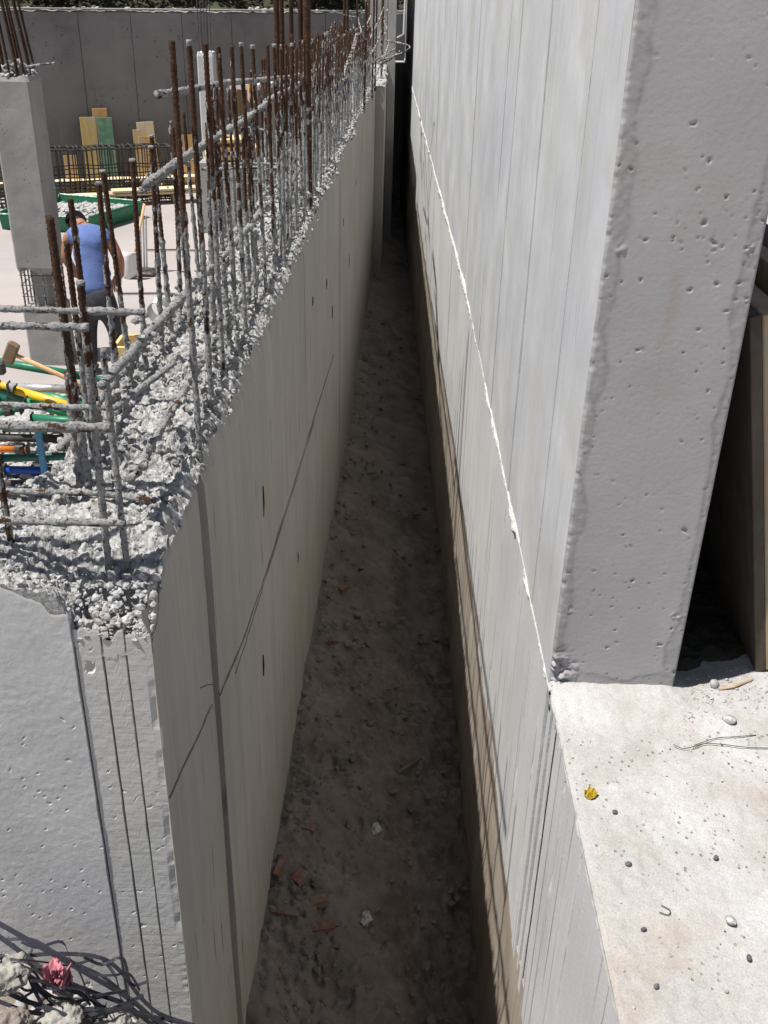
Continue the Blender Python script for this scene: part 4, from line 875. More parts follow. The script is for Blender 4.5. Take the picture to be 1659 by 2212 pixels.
# mortar trough
tr = empty('mortar_trough', (-4.9, 16.5, ZG), 'shallow green steel trough filled with grey rubble behind the column', 'trough')
A, B_, Cc = Vector((-4.72, 16.0, ZG)), Vector((-4.15, 17.2, ZG)), Vector((-6.1, 16.1, ZG)); D_ = B_ + (Cc - A)
ht = .24
def wallplate(p, q, h0, h1, nm, mat, flare=.06, th=.02):
    d = (q - p).normalized(); o = Vector((d.y, -d.x, 0)) * flare; nrm = Vector((d.y, -d.x, 0)) * th
    mb = MB(); a0, b0, a1, b1_ = p, q, p + o + Vector((0, 0, h0)), q + o + Vector((0, 0, h1))
    vs = [a0, b0, b1_, a1, a0 - nrm, b0 - nrm, b1_ - nrm, a1 - nrm]; mb.add(vs, [(0, 1, 2, 3), (7, 6, 5, 4), (0, 4, 5, 1), (1, 5, 6, 2), (2, 6, 7, 3), (3, 7, 4, 0)])
    mb.build(nm, mat, tr)
    mb = MB(); mb.tube([a1 + Vector((0, 0, .01)), b1_ + Vector((0, 0, .01))], .02, 6); mb.build('rim', mat, tr)
wallplate(A, B_, ht, ht, 'side_plate', M['green'], .06); wallplate(Cc, A, ht, ht, 'side_plate', M['green'], .06); wallplate(B_, D_, ht, .30, 'end_plate', M['green'], .03); wallplate(D_, Cc, .40, ht, 'end_plate', M['green'], .03)
mb = MB(); mb.add([v + Vector((0, 0, ht * .72)) for v in (A, B_, D_, Cc)], [(0, 1, 2, 3)]); mb.build('mortar_bed', M['core'], tr)
rg = np.random.default_rng(51); n = 420; u, v = rg.uniform(.05, .95, n), rg.uniform(.05, .95, n); q = np.array(A)[None] + u[:, None] * np.array(B_ - A)[None] + v[:, None] * np.array(Cc - A)[None]; q[:, 2] = ZG + ht * .75 + .08 * np.exp(-((u - .4)**2 + (v - .5)**2) * 6)
tag(stones('mortar_lumps', q, .02 + .05 * rg.uniform(0, 1, n)**2, .7, M['stone'], tr, .3, 52, smooth=False), kind='stuff')
# rebar cage lying along the back wall
cg = empty('rebar_cage', wallpt(1, ZG, .75), 'long dark rebar cage lying in front of the back wall', 'rebar cage')
cA, cB = wallpt(-2.6, 0, .75), wallpt(2.55, 0, .75); cd = (cB - cA); cl = cd.length; cd.normalize()
smb = MB(); e0, e1 = WN * .0, WN * .34
smb.tube([Vector((0, 0, .02)), WN * .34 + Vector((0, 0, .02)), WN * .34 + Vector((0, 0, .93)), Vector((0, 0, .93)), Vector((0, 0, .02))], .0105, 5)
sme = bpy.data.meshes.new('stirrup'); sme.from_pydata(smb.v, [], smb.f); sme.materials.append(M['dark'])
for k in range(62):
    o = bpy.data.objects.new('stirrup', sme); COL.objects.link(o); o.parent = cg; p = cA + cd * (k / 61 * cl) + Vector((0, 0, ZG + rr.uniform(-.015, .015)))
    o.location = p - cg.location; o.rotation_euler = (rr.uniform(-.03, .03), rr.uniform(-.05, .05), rr.uniform(-.06, .06))
for z in (.03, .08, .14, .20, .26, .33, .45, .60, .90, .92):
    for f in (.01, .33):
        pts = [cA + WN * f + cd * (cl * t) + Vector((0, 0, ZG + z + .012 * math.sin(t * 40 + z * 30))) for t in [i / 24 for i in range(25)]]
        mb = MB(); mb.tube(pts, .014 if z < .3 else .010, 5); mb.build('long_bar', M['dark'], cg)
cg2 = empty('rebar_cage', wallpt(4, ZG, .7), 'second rebar cage farther right, seen behind the tall rusty bars', 'rebar cage')
for k in range(26):
    o = bpy.data.objects.new('stirrup', sme); COL.objects.link(o); o.parent = cg2; o.location = wallpt(3.2 + k * .1, ZG, .7) - cg2.location; o.scale = (1, 1, .8)
for z in (.05, .2, .4, .72):
    mb = MB(); mb.tube([wallpt(3.1, ZG + z, .7), wallpt(5.8, ZG + z + .01, .7)], .008, 5); mb.build('long_bar', M['dark'], cg2)
# form panels leaning on the back wall
def leaner(name, x0, x1, ytop, ybot_z, off, mat, label, lean=.12, th=.03, tilt=0, rail=True):
    """panel between display columns x0..x1 whose top edge sits at display row ytop"""
    a, b = onwall(x0, ytop, off), onwall(x1, ytop, off); s0_, s1_ = (a - WO).dot(WU), (b - WO).dot(WU); zt = (a.z + b.z) / 2; h = zt - ybot_z
    t = empty(name, wallpt((s0_ + s1_) / 2, ybot_z, off + lean), label, 'panel', 'form panels leaning on the back wall')
    Mx = WM((s0_ + s1_) / 2, ybot_z, off + lean) @ Matrix.Rotation(-math.atan2(lean, h), 4, 'X') @ Matrix.Rotation(tilt, 4, 'Y'); w = (s1_ - s0_) / 2
    n = max(1, round(w * 2 / .16))
    for k in range(n):
        mb = MB(); mb.box(-w + 2 * w * k / n + .0015, -w + 2 * w * (k + 1) / n - .0015, -th, random.uniform(-.001, .001), .0, h, bev=.002, M=Mx); mb.build('board', mat, t)
    for zz in (.12, .85):
        mb = MB(); mb.box(-w + .01, w - .01, .002, .04, h * zz - .04, h * zz + .04, bev=.002, M=Mx); mb.build('batten', M['pine'], t)
leaner('form_panel', 171, 205, 252, ZG, .16, M['ply_y'], 'yellow form panel leaning on the back wall beside the green one')
leaner('form_panel', 207, 241, 253, ZG, .16, M['ply_g'], 'green form panel leaning on the back wall')
leaner('form_panel', 198, 230, 233, ZG, .06, M['ply_o'], 'brown form panel rising behind the green and yellow ones')
leaner('form_panel', 298, 335, 262, ZG, .12, M['plank'], 'pale square-topped form panel right of the green one', tilt=-.03)
leaner('form_panel', 286, 302, 279, ZG, .2, M['ply_y'], 'narrow yellow board in front of the pale form panel')
leaner('form_panel', 300, 326, 293, ZG, .28, M['ply_o'], 'short orange board in front of the pale form panel', tilt=-.02)
leaner('form_panel', 333, 345, 292, ZG, .3, M['ply_o'], 'narrow orange board slanting right of the pale panel', tilt=-.12)
leaner('form_panel', 372, 388, 293, ZG, .2, M['plank'], 'narrow tan board seen left of the tall rusty bars', tilt=.08)
leaner('form_panel', 391, 422, 290, ZG, .2, M['ply_o'], 'wide orange panel seen between the tall rusty bars')
leaner('form_panel', 136, 166, 334, ZG, .35, M['ply_o'], 'small orange panel low behind the rebar cage')
for x0_, x1_, s_, off, lb in ((100, 430, 0, 1.22, 'long pale plank lying in front of the rebar cage'), (240, 450, .07, 1.3, 'second pale plank overlapping the first one'), (260, 480, .0, .45, 'pale plank behind the right end of the rebar cage'), (0, 330, .02, .5, 'pale plank lying behind the rebar cage')):
    a, b = onwall(x0_, 400, off), onwall(x1_, 400, off); sa, sb = (a - WO).dot(WU), (b - WO).dot(WU)
    mb = MB(); mb.box(sa, sb, -.12, .12, .16 + s_ + (.1 if off < 1 else 0), .20 + s_ + (.1 if off < 1 else 0), bev=.004, M=WM(0, ZG, off)); o = mb.build('plank', M['plank']); tag(o, lb, 'plank', 'planks near the back wall')
    for q in (-.85, .85):
        mb = MB(); mb.box((sa + sb) / 2 + q - .05, (sa + sb) / 2 + q + .05, -.15, .15, .0, .155 + s_ + (.1 if off < 1 else 0), bev=.004, M=WM(0, ZG, off)); mb.build('sleeper', M['oldply'], o)
# far clutter seen between the tall bars
for k, (px, py, col, w, h, lb) in enumerate(((500, 300, 'pine', .6, .05, 'uppermost pine board of the stack seen through the middle bars'), (505, 318, 'ply_o', .7, .06, 'orange board under the top pine board of that stack'), (500, 335, 'pine', .8, .07, 'lowest pine board of the stack seen through the middle bars'), (545, 196, 'ply_o', .12, .3, 'small orange board upright behind the middle bars'), (575, 200, 'brick', .16, .2, 'small red bundle behind the middle bars'))):
    c = atY(px, py, 16.5); o = box_on('board_stack' if k < 3 else 'site_bundle', (c.x, c.y, c.z), (w, .5, h), .2, M[col], lb, 'board' if k < 3 else 'bundle')
c = atY(505, 345, 16.5); mb = MB(); mb.box(c.x - .5, c.x + .5, c.y - .3, c.y + .3, ZG, c.z - .0, bev=.01); tag(mb.build('trestle_block', M['pier']), 'concrete block under the board stack behind the middle bars', 'block')
c = atY(520, 180, 17.2); mb = MB(); mb.box(c.x - .12, c.x + .5, c.y - .4, c.y + .4, c.z - .05, c.z + .03, bev=.01); o = mb.build('white_sheet', M['white']); tag(o, 'white slab top catching sun behind the middle bars', 'table')
for dx in (-.06, .44):
    mb = MB(); mb.box(c.x + dx - .04, c.x + dx + .04, c.y - .3, c.y + .3, ZG, c.z - .05, bev=.005); mb.build('leg', M['oldply'], o)
# shovel, bucket and standing rods right of the worker
g = atZ(300, 600, ZG); shv = empty('shovel', g, 'long handled shovel with a pale scoop standing beside the trough', 'shovel')
mb = MB(); mb.tube([atY(283, 590, g.y), atY(312, 440, g.y + .3)], .018, 8); mb.build('handle', M['handle'], shv, True)
def scoop():
    a = atY(279, 602, g.y - .05); b = atY(284, 540, g.y); us = np.linspace(-1, 1, 9); vs_ = np.linspace(0, 1, 8); U, Vv = np.meshgrid(us, vs_, indexing='ij')
    X = a.x + (b.x - a.x) * Vv + U * .16 * (1 - .35 * Vv**2) * np.sqrt(np.clip(.15 + Vv * 3, 0, 1)); Z = a.z + (b.z - a.z) * Vv; Y = a.y - .05 + .10 * U**2 - .05 * Vv
    o = link('scoop', npmesh('scoop', np.stack([X.ravel(), Y.ravel(), Z.ravel()], 1), gridfaces(9, 8)), M['white'], shv, True); md = o.modifiers.new('thick', 'SOLIDIFY'); md.thickness = .006
scoop()
st = empty('rod_stand', atZ(305, 590, ZG), 'upright steel rods on a dark foot beside the shovel', 'rods')
for dx in (-9, 0, 7, 13):
    a, b = atY(306 + dx * .9, 588, 13.9), atY(302 + dx, 468, 13.9); a.z = ZG + .02; mb = MB(); mb.tube([a, b], .014, 6); mb.build('rod', M['galv'], st)
a = atZ(306, 592, ZG); mb = MB(); mb.box(a.x - .22, a.x + .2, a.y - .15, a.y + .15, ZG, ZG + .06, bev=.02); mb.build('foot', M['dark'], st)
for px, py, q in ((420, 545, 0), (380, 640, .4)):
    a = atZ(px, py, ZG); mb = MB(); mb.tube([a + Vector((-.7, 0, .02)), a + Vector((-.2, .06, .02)), a + Vector((.3, .02, .02)), a + Vector((.8, .1 + q, .02))], .012, 6); tag(mb.build('cable', M['dark']), 'dark cable lying on the pale floor ' + ('near the rods' if q == 0 else 'closer to the broken wall'), 'cable')

# ================================================================== WORKER
def skin(name, nodes, edges, mat, parent, sub=2, root=0):
    me = bpy.data.meshes.new(name); me.from_pydata([n[0] for n in nodes], edges, []); o = bpy.data.objects.new(name, me); COL.objects.link(o)
    md = o.modifiers.new('skin', 'SKIN'); md.use_smooth_shade = True
    for i, n in enumerate(nodes):
        r = n[1] if isinstance(n[1], tuple) else (n[1], n[1]); me.skin_vertices[0].data[i].radius = r
    me.skin_vertices[0].data[root].use_root = True
    s = o.modifiers.new('sub', 'SUBSURF'); s.levels = s.render_levels = sub; me.materials.append(mat)
    if parent is not None: o.parent = parent
    return o
M['skin'] = paint('tanned_skin', (.36, .17, .10), .55, var=.08, spec=.3, bump=.05)
M['shirt'] = paint('blue_shirt_cloth', (.125, .185, .40), .85, var=.2, spec=.1, sc=6, bump=1)
M['trousers'] = paint('charcoal_cloth', (.055, .057, .068), .9, var=.3, spec=.1, wear=(.13, .125, .12), wear_rng=(.58, .8))
M['cap'] = paint('dark_cap_cloth', (.06, .065, .08), .85, var=.2, spec=.1)
px_, py_ = -2.93, 10.0
pe = empty('person', (px_, py_, ZG), 'worker in sleeveless blue shirt, dark trousers and cap, back turned, bending forward', 'person')
V_ = lambda x, y, z: (x, y, z)
body = [(V_(0, 0, .86), .09), (V_(-.02, .04, 1.02), (.11, .08)), (V_(-.05, .10, 1.20), (.13, .09)), (V_(-.07, .18, 1.36), (.12, .08)), (V_(-.14, .26, 1.42), .058), (V_(-.21, .33, 1.43), .078), (V_(-.245, .40, 1.435), (.082, .10)), (V_(-.26, .45, 1.40), .06),
        (V_(-.27, .19, 1.35), .065), (V_(-.33, .20, 1.12), .052), (V_(-.31, .38, .92), .042), (V_(-.26, .46, .86), .036), (V_(-.24, .50, .81), (.04, .022)),
        (V_(.13, .17, 1.34), .065), (V_(.22, .14, 1.12), .054), (V_(.16, .34, .93), .042), (V_(.09, .42, .87), .036), (V_(.06, .46, .82), (.04, .022)),
        (V_(-.10, .0, .80), .09), (V_(-.13, .03, .46), .06), (V_(-.14, -.02, .08), .04), (V_(-.14, .12, .035), .04),
        (V_(.10, .0, .80), .09), (V_(.13, .04, .46), .06), (V_(.14, -.01, .08), .04), (V_(.15, .13, .035), .04)]
be = [(0, 1), (1, 2), (2, 3), (3, 4), (4, 5), (5, 6), (6, 7), (3, 8), (8, 9), (9, 10), (10, 11), (11, 12), (3, 13), (13, 14), (14, 15), (15, 16), (16, 17), (0, 18), (18, 19), (19, 20), (20, 21), (0, 22), (22, 23), (23, 24), (24, 25)]
for hb_, sg in ((12, -1), (17, 1)):      # fingers and thumb
    hx, hy, hz = body[hb_][0]
    for k in range(4):
        i = len(body); fx = hx + (k - 1.5) * .019; L = (.066, .076, .072, .056)[k]
        body += [(V_(fx, hy + .012, hz - .03), .0095), (V_(fx, hy + .02, hz - .03 - L * .5), .0088), (V_(fx, hy + .004, hz - .03 - L), .0078)]; be += [(hb_, i), (i, i + 1), (i + 1, i + 2)]
    i = len(body); body += [(V_(hx - sg * .035, hy + .03, hz + .0), .011), (V_(hx - sg * .045, hy + .045, hz - .035), .009)]; be += [(hb_, i), (i, i + 1)]
skin('body', body, be, M['skin'], pe)
sh_ = [(V_(0, 0, .79), (.178, .14)), (V_(-.01, .02, .93), (.165, .125)), (V_(-.03, .06, 1.08), (.175, .125)), (V_(-.055, .12, 1.24), (.195, .135)), (V_(-.07, .17, 1.36), (.185, .11)), (V_(-.115, .235, 1.405), .075),
       (V_(-.21, .18, 1.36), .085), (V_(-.285, .19, 1.29), .072), (V_(.08, .165, 1.355), .085), (V_(.15, .16, 1.28), .074)]
skin('shirt', sh_, [(0, 1), (1, 2), (2, 3), (3, 4), (4, 5), (4, 6), (6, 7), (4, 8), (8, 9)], M['shirt'], pe)
tx = bpy.data.textures.new('cloth_folds', 'CLOUDS'); tx.noise_scale = .10; tx.noise_depth = 2
for nm in ('shirt',):
    dm = bpy.data.objects[nm].modifiers.new('folds', 'DISPLACE'); dm.texture = tx; dm.strength = .045; dm.mid_level = .5
tr_ = [(V_(0, .01, .93), (.15, .11)), (V_(0, 0, .84), (.168, .135)), (V_(0, 0, .74), (.165, .13)), (V_(-.105, .0, .64), .105), (V_(-.135, .03, .44), .085), (V_(-.145, -.0, .20), .078), (V_(-.145, -.01, .07), .08), (V_(.105, .0, .64), .105), (V_(.135, .04, .44), .085), (V_(.145, .0, .20), .078), (V_(.145, 0, .07), .08)]
skin('trousers', tr_, [(0, 1), (1, 2), (2, 3), (3, 4), (4, 5), (5, 6), (2, 7), (7, 8), (8, 9), (9, 10)], M['trousers'], pe)
for sx in (-.145, .145): skin('boot', [(V_(sx, -.03, .045), .05), (V_(sx, .06, .045), (.05, .045)), (V_(sx, .16, .035), (.045, .03))], [(0, 1), (1, 2)], M['dark'], pe, 2)
def cap():
    u = np.linspace(0, 2 * math.pi, 25); v = np.linspace(-.25, math.pi / 2, 12); U, Vv = np.meshgrid(u, v, indexing='ij')
    P = np.stack([.102 * np.cos(U) * np.cos(Vv), .118 * np.sin(U) * np.cos(Vv), .105 * np.sin(Vv) + .004 * np.sin(U * 6) * np.cos(Vv)], -1).reshape(-1, 3)
    Rm = np.array(Matrix.Rotation(-.75, 3, 'X')); me = npmesh('cap', P @ Rm.T + np.array([-.24, .385, 1.44]), gridfaces(25, 12)); o = link('cap', me, M['cap'], None, True); o.parent = pe
    mb = MB(); mb.box(-.07, .07, .09, .19, -.006, .006, bev=.005, M=Matrix.Translation((-.24, .385, 1.43)) @ Matrix.Rotation(-.95, 4, 'X')); b = mb.build('cap_brim', M['cap']); b.parent = o
cap()
for sx in (-.325, -.155):
    skin('ear', [(V_(sx, .385, 1.425), (.012, .02)), (V_(sx, .375, 1.40), (.01, .014))], [(0, 1)], M['skin'], pe, 2)
mb = MB(); mb.tube([(-.27, .515, 1.40), (-.272, .545, 1.375), (-.27, .53, 1.36)], [.008, .014, .01], 8); mb.tube([(-.295, .505, 1.345), (-.245, .505, 1.345)], .008, 6)
o = mb.build('face_features', M['skin']); o.parent = pe
pe.scale = (1.02, 1.0, 1.03)

# ================================================================== PLANTS ABOVE THE BACK WALL
def leafmat(name, a, b):
    m, t, bs = newmat(name); n = NT(t); c = n.mix(n.rng(n.noise(n.obj(), 3, 4), .3, .7), a, b); t.links.new(c, bs.inputs['Base Color']); bs.inputs['Roughness'].default_value = .6; return m
M['leaf1'] = leafmat('dark_leaves', (.022, .038, .014), (.05, .075, .026)); M['leaf2'] = leafmat('dry_leaves', (.06, .062, .03), (.11, .10, .05))
M['bark'] = wood('bark', (.06, .045, .035), (.12, .09, .07), 2)
for k in range(11):
    s = -2.6 + k * 1.02 + rr.uniform(-.2, .2); off = -rr.uniform(.8, 1.9); h = rr.uniform(.5, 1.3); w = rr.uniform(.7, 1.1); base = wallpt(s, -1.0, off)
    lbs = ['at the far left of the back wall top', 'second from the left above the back wall', 'above the yellow and green panels', 'fourth from the left above the back wall', 'above the pale form panel', 'behind the thin bars of the far column', 'seventh from the left above the back wall', 'behind the tall pillar bars', 'ninth from the left above the back wall', 'tenth from the left above the back wall', 'nearest the right wall above the back wall']
    t = empty('shrub', base, ('dry green' if k % 3 == 1 else 'dark green') + ' shrub ' + lbs[k], 'shrub', 'shrubs above the back wall')
    mb = MB(); tips = []
    for j in range(7):
        a = rr.uniform(0, 6.28); e = base + Vector((w * .5 * math.cos(a), w * .5 * math.sin(a), h * rr.uniform(.5, .9))); tips.append(e); mb.tube([base, base.lerp(e, .5) + Vector((0, 0, .1)), e], [.03, .018, .006], 5)
    mb.build('stems', M['bark'], t)
    rg = np.random.default_rng(600 + k); n = 1500; c0 = np.array([tuple(tips[i % 7]) for i in range(n)]) + rg.normal(0, .22, (n, 3)); c0[:, 2] = np.maximum(c0[:, 2], -.95); d1 = rg.normal(size=(n, 3)); d1 /= np.linalg.norm(d1, axis=1)[:, None]; d2 = np.cross(d1, rg.normal(size=(n, 3))); d2 /= np.linalg.norm(d2, axis=1)[:, None]; l = rg.uniform(.04, .09, (n, 1))
    V = np.stack([c0 - d1 * l, c0 + d2 * l * .4, c0 + d1 * l, c0 - d2 * l * .4], 1).reshape(-1, 3)
    link('leaves', npmesh('leaves', V, np.arange(4 * n).reshape(n, 4)), M['leaf2' if k % 3 == 1 else 'leaf1'], t)
rg = np.random.default_rng(71); n = 500; s = rg.uniform(-3, 8.4, n); P = np.array([tuple(wallpt(a, -.96 + rg.uniform(0, .06), -rg.uniform(.05, .9))) for a in s])
tag(stones('loose_spoil', P, .02 + .06 * rg.uniform(0, 1, n)**2, .7, M['core'], None, .3, 72, smooth=False), 'loose stones and spoil along the top of the back wall', 'rubble', kind='stuff')

# ================================================================== RIGHT FOREGROUND
# form panels leaning on the rear of the wall end
def lean_panel(bx, tx, zt, y0, y1, th, mat, edge, label, rails):
    t = empty('form_panel', (bx, y0, ZS), label, 'panel', 'form panels leaning behind the right wall')
    L = math.hypot(tx - bx, zt - ZS); ang = math.atan2(bx - tx, zt - ZS); Mx = Matrix.Translation((bx, 0, ZS + .004)) @ Matrix.Rotation(-ang, 4, 'Y')
    mb = MB(); mb.box(0, th * .35, y0, y1, .0, L, bev=.002, M=Mx); mb.build('ply_face', mat, t)
    for k in range(rails):
        zz = .0 + (L - .07) * k / max(1, rails - 1); mb = MB(); mb.box(th * .35 + .001, th, y0 + .06, y1, zz, zz + .07, bev=.003, M=Mx); mb.build('rail', edge, t)
    mb = MB(); mb.box(th * .35 + .001, th + .002, y0 - .001, y0 + .055, -.0, L, bev=.003, M=Mx); mb.build('edge_stud', edge, t)
lean_panel(.975, .775, -.66, 2.105, 3.6, .075, M['oldply2'], M['oldply'], 'dirty plywood form panel leaning nearest behind the wall end', 4)
lean_panel(1.075, .875, -.60, 2.20, 3.4, .10, M['oldply'], M['oldply2'], 'second form panel leaning against the first behind the wall end', 4)
# roof tiles, dark blue sheet and bricks stacked on a pallet behind
bs = empty('brick_stack', (1.55, 4.3, ZS), 'stack of red hollow bricks half hidden behind the wall end', 'bricks')
for k in range(4):
    for j in range(3):
        mb = MB(); mb.box(1.36 + j * .13 + (k % 2) * .02, 1.48 + j * .13 + (k % 2) * .02, 4.1, 4.35, ZS + .10 + k * .13, ZS + .22 + k * .13, bev=.008); mb.build('brick', M['brick'], bs)
mb = MB(); mb.box(1.33, 1.80, 4.05, 4.4, ZS + .003, ZS + .098, bev=.006); mb.build('pallet', M['oldply'], bs)
box_on('tarpaulin', (1.20, 3.75, ZS + .28), (.22, .35, .55), .2, paint('dark_blue_tarp', (.02, .03, .09), .6), 'folded dark blue sheet standing beside the brick stack', 'tarpaulin', bev=.03)
def gap_shade():  # dark sheet on the slab paints the shade beneath the leaning panels
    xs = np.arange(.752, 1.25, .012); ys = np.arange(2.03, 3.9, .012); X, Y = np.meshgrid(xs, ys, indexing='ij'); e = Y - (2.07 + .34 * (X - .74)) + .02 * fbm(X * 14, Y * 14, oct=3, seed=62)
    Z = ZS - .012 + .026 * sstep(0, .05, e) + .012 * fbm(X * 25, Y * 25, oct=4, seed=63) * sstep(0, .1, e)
    tag(link('gap_shade_sheet', npmesh('gap_shade_sheet', np.stack([X.ravel(), Y.ravel(), Z.ravel()], 1), gridfaces(len(xs), len(ys))), M['soil_and_shade']), 'dark sheet standing for the shade in the gap under the leaning panels', 'earth', kind='stuff')
gap_shade()
# small things on the slab
M['dpeb'] = concrete('dark_pebble', (.07, .068, .08), (.14, .135, .15), 40, bump=.5)
for k, (x, y, s, lb) in enumerate(((.516, 1.601, .0066, 'dark pebble nearest the yellow scrap on the slab'), (.516, 1.459, .0066, 'dark pebble second from the yellow scrap along the slab edge'), (.699, 1.481, .0066, 'dark oval pebble out in the middle of the slab'), (.513, 1.301, .0066, 'dark pebble beside the bent wire hook'), (.695, 1.245, .0066, 'dark purplish pebble near the right frame edge of the slab'), (.510, 1.180, .0066, 'dark pebble closest to the camera on the slab edge side'))):
    tag(stones('pebble', np.array([[x, y, ZS + .005]]), np.array([s]), .75, M['dpeb'], None, .12, 90 + k), lb, 'pebble', 'dark pebbles on the slab')
for k, (x, y, s, lb) in enumerate(((.852, 2.045, .016, 'largest pale pebble at the edge of the wall shadow'), (.851, 1.91, .017, 'rounded pink pebble on the slab below the shadow edge'), (.684, 1.324, .011, 'pale half buried pebble in the lower right of the slab'))):
    tag(stones('pebble', np.array([[x, y, ZS + .008]]), np.array([s]), .7, M['stone'], None, .1, 190 + k), lb, 'pebble')
mb = MB(); sc_ = empty('yellow_scrap', (.471, 1.651, ZS), 'crumpled yellow scrap of plastic near the slab edge', 'scrap')
rg = np.random.default_rng(4); us = np.linspace(-1, 1, 9); U, Vv = np.meshgrid(us, us, indexing='ij'); X = .471 + .015 * U * (1 - .3 * np.abs(Vv)); Y = 1.651 + .017 * Vv * (1 - .3 * np.abs(U)); Z = ZS + .008 + .009 * fbm(U * 2, Vv * 2, oct=3, seed=8)
o = link('crumpled_sheet', npmesh('crumpled_sheet', np.stack([X.ravel(), Y.ravel(), Z.ravel()], 1), gridfaces(9, 9)), paint('yellow_plastic', (.40, .28, .025), .35, wear=(.12, .09, .02), wear_rng=(.5, .6), sc=60), sc_)
md = o.modifiers.new('thick', 'SOLIDIFY'); md.thickness = .0012
def wire(name, pts, r, label, mat='dark'):
    P = [Vector(p) for p in pts]; Q = []
    for i in range(len(P) - 1):
        for j in range(6):
            t = j / 6; p0, p1, p2, p3 = P[max(i - 1, 0)], P[i], P[i + 1], P[min(i + 2, len(P) - 1)]
            Q.append(.5 * ((2 * p1) + (p2 - p0) * t + (2 * p0 - 5 * p1 + 4 * p2 - p3) * t * t + (3 * p1 - p0 - 3 * p2 + p3) * t**3))
    Q.append(P[-1]); mb = MB(); mb.tube(Q, r, 5); return tag(mb.build(name, M[mat], None, True), label, 'wire')
z = ZS + .006
wire('wire_hook', [atZ(px, py, z) for px, py in ((1428, 1955), (1446, 1965), (1447, 1973), (1441, 1976), (1424, 1970))], .0009, 'small bent wire hook lying on the slab')
wire('tie_wire', [atZ(px, py, z) for px, py in ((1500, 1610), (1545, 1595), (1580, 1592), (1633, 1588))], .0010, 'upper twisted tie wire lying on the slab', 'dark')
wire('tie_wire', [atZ(px, py, z) for px, py in ((1455, 1608), (1475, 1617), (1500, 1612), (1525, 1606), (1560, 1608), (1610, 1614), (1660, 1616))], .0010, 'lower curly tie wire lying on the slab', 'dark')
mb = MB(); mb.tube([atZ(1552, 1489, z), atZ(1585, 1483, z + .003), atZ(1625, 1467, z)], .004, 6); tag(mb.build('twig', M['oldply']), 'thin wooden splinter along the shadow edge by the form panel', 'splinter')
rg = np.random.default_rng(17); n = 1700; x = .45 + .75 * rg.uniform(0, 1, n); y = 2.06 - .30 * rg.uniform(0, 1, n)**2.0 + (x - .74).clip(0) * .3; y[: n // 3] = rg.uniform(.9, 2.0, n // 3); s = .0006 + .0036 * rg.uniform(0, 1, n)**5; q = n // 3; x[q:2 * q] = .72 + .32 * rg.uniform(0, 1, q); y[q:2 * q] = 1.90 + .17 * rg.uniform(0, 1, q) + (x[q:2 * q] - .74).clip(0) * .33; s[q:2 * q] = .0008 + .006 * rg.uniform(0, 1, q)**4; k = (y < 2.015) | (x > .75)
tag(stones('slab_grit', np.stack([x, y, np.full(n, ZS + .003)], 1)[k], s[k], .7, M['stone'], None, .3, 18, coarse=True, smooth=False), 'loose grit and tiny stones on the pale slab', 'grit', kind='stuff')
mb = MB(); mb.tube([(.428, 1.985, ZS - .03), (.437, 1.985, ZS - .03)], .008, 4); mb.build('form_notch', M['dark'], low)

# ================================================================== LEFT FOREGROUND DEBRIS
M['strap'] = paint('black_plastic_strap', (.035, .036, .048), .38, var=.3, spec=.5, bump=.05, wear=(.12, .12, .125), wear_rng=(.55, .75))
M['pink'] = paint('pink_plastic', (.42, .14, .175), .5, var=.2, spec=.4, sc=20, bump=.6)
def gz(px, py, y): return atY(px, py, y)
straps = [([(-20, 1985, 1.34), (60, 2030, 1.33), (130, 2070, 1.32), (200, 2110, 1.33), (290, 2165, 1.35), (360, 2230, 1.36)], .007), ([(-20, 2010, 1.36), (50, 2060, 1.34), (110, 2105, 1.32), (190, 2140, 1.33), (270, 2170, 1.36), (330, 2215, 1.37)], .007), ([(60, 2064, 1.36), (130, 2060, 1.36), (215, 2068, 1.37), (262, 2100, 1.38), (300, 2150, 1.38), (345, 2190, 1.38), (420, 2215, 1.38)], .006),
          ([(-20, 2060, 1.30), (40, 2080, 1.30), (80, 2130, 1.30), (120, 2170, 1.29), (170, 2190, 1.30), (240, 2180, 1.32), (310, 2150, 1.36)], .006), ([(-10, 2160, 1.28), (60, 2185, 1.27), (140, 2195, 1.27), (220, 2190, 1.29), (290, 2170, 1.33)], .006), ([(30, 2040, 1.38), (55, 2090, 1.33), (80, 2150, 1.30), (110, 2200, 1.27), (130, 2240, 1.26)], .006),
          ([(70, 2050, 1.37), (60, 2080, 1.36), (90, 2100, 1.33), (150, 2130, 1.32), (210, 2170, 1.31), (260, 2230, 1.30)], .006), ([(150, 2215, 1.26), (200, 2190, 1.28), (260, 2180, 1.31), (320, 2195, 1.34), (380, 2225, 1.36)], .006), ([(220, 2070, 1.38), (250, 2110, 1.36), (262, 2160, 1.35), (300, 2200, 1.35)], .005), ([(-10, 2130, 1.27), (50, 2160, 1.26), (110, 2180, 1.25), (170, 2210, 1.24), (200, 2240, 1.24)], .007),
          ([(0, 2200, 1.24), (60, 2190, 1.25), (110, 2170, 1.27), (160, 2165, 1.29), (215, 2150, 1.31), (275, 2140, 1.34)], .005), ([(10, 2030, 1.37), (70, 2030, 1.37), (120, 2058, 1.35), (170, 2085, 1.34), (230, 2115, 1.35), (310, 2185, 1.36)], .005), ([(330, 2195, 1.37), (370, 2205, 1.37), (430, 2220, 1.37), (480, 2240, 1.36)], .005)]
sw = ['topmost straight', 'second straight', 'looping', 'low sagging', 'lower left', 'steep crossing', 'hooked inner', 'front arching', 'short steep', 'wide bottom left', 'gently rising', 'thin upper', 'rightmost']
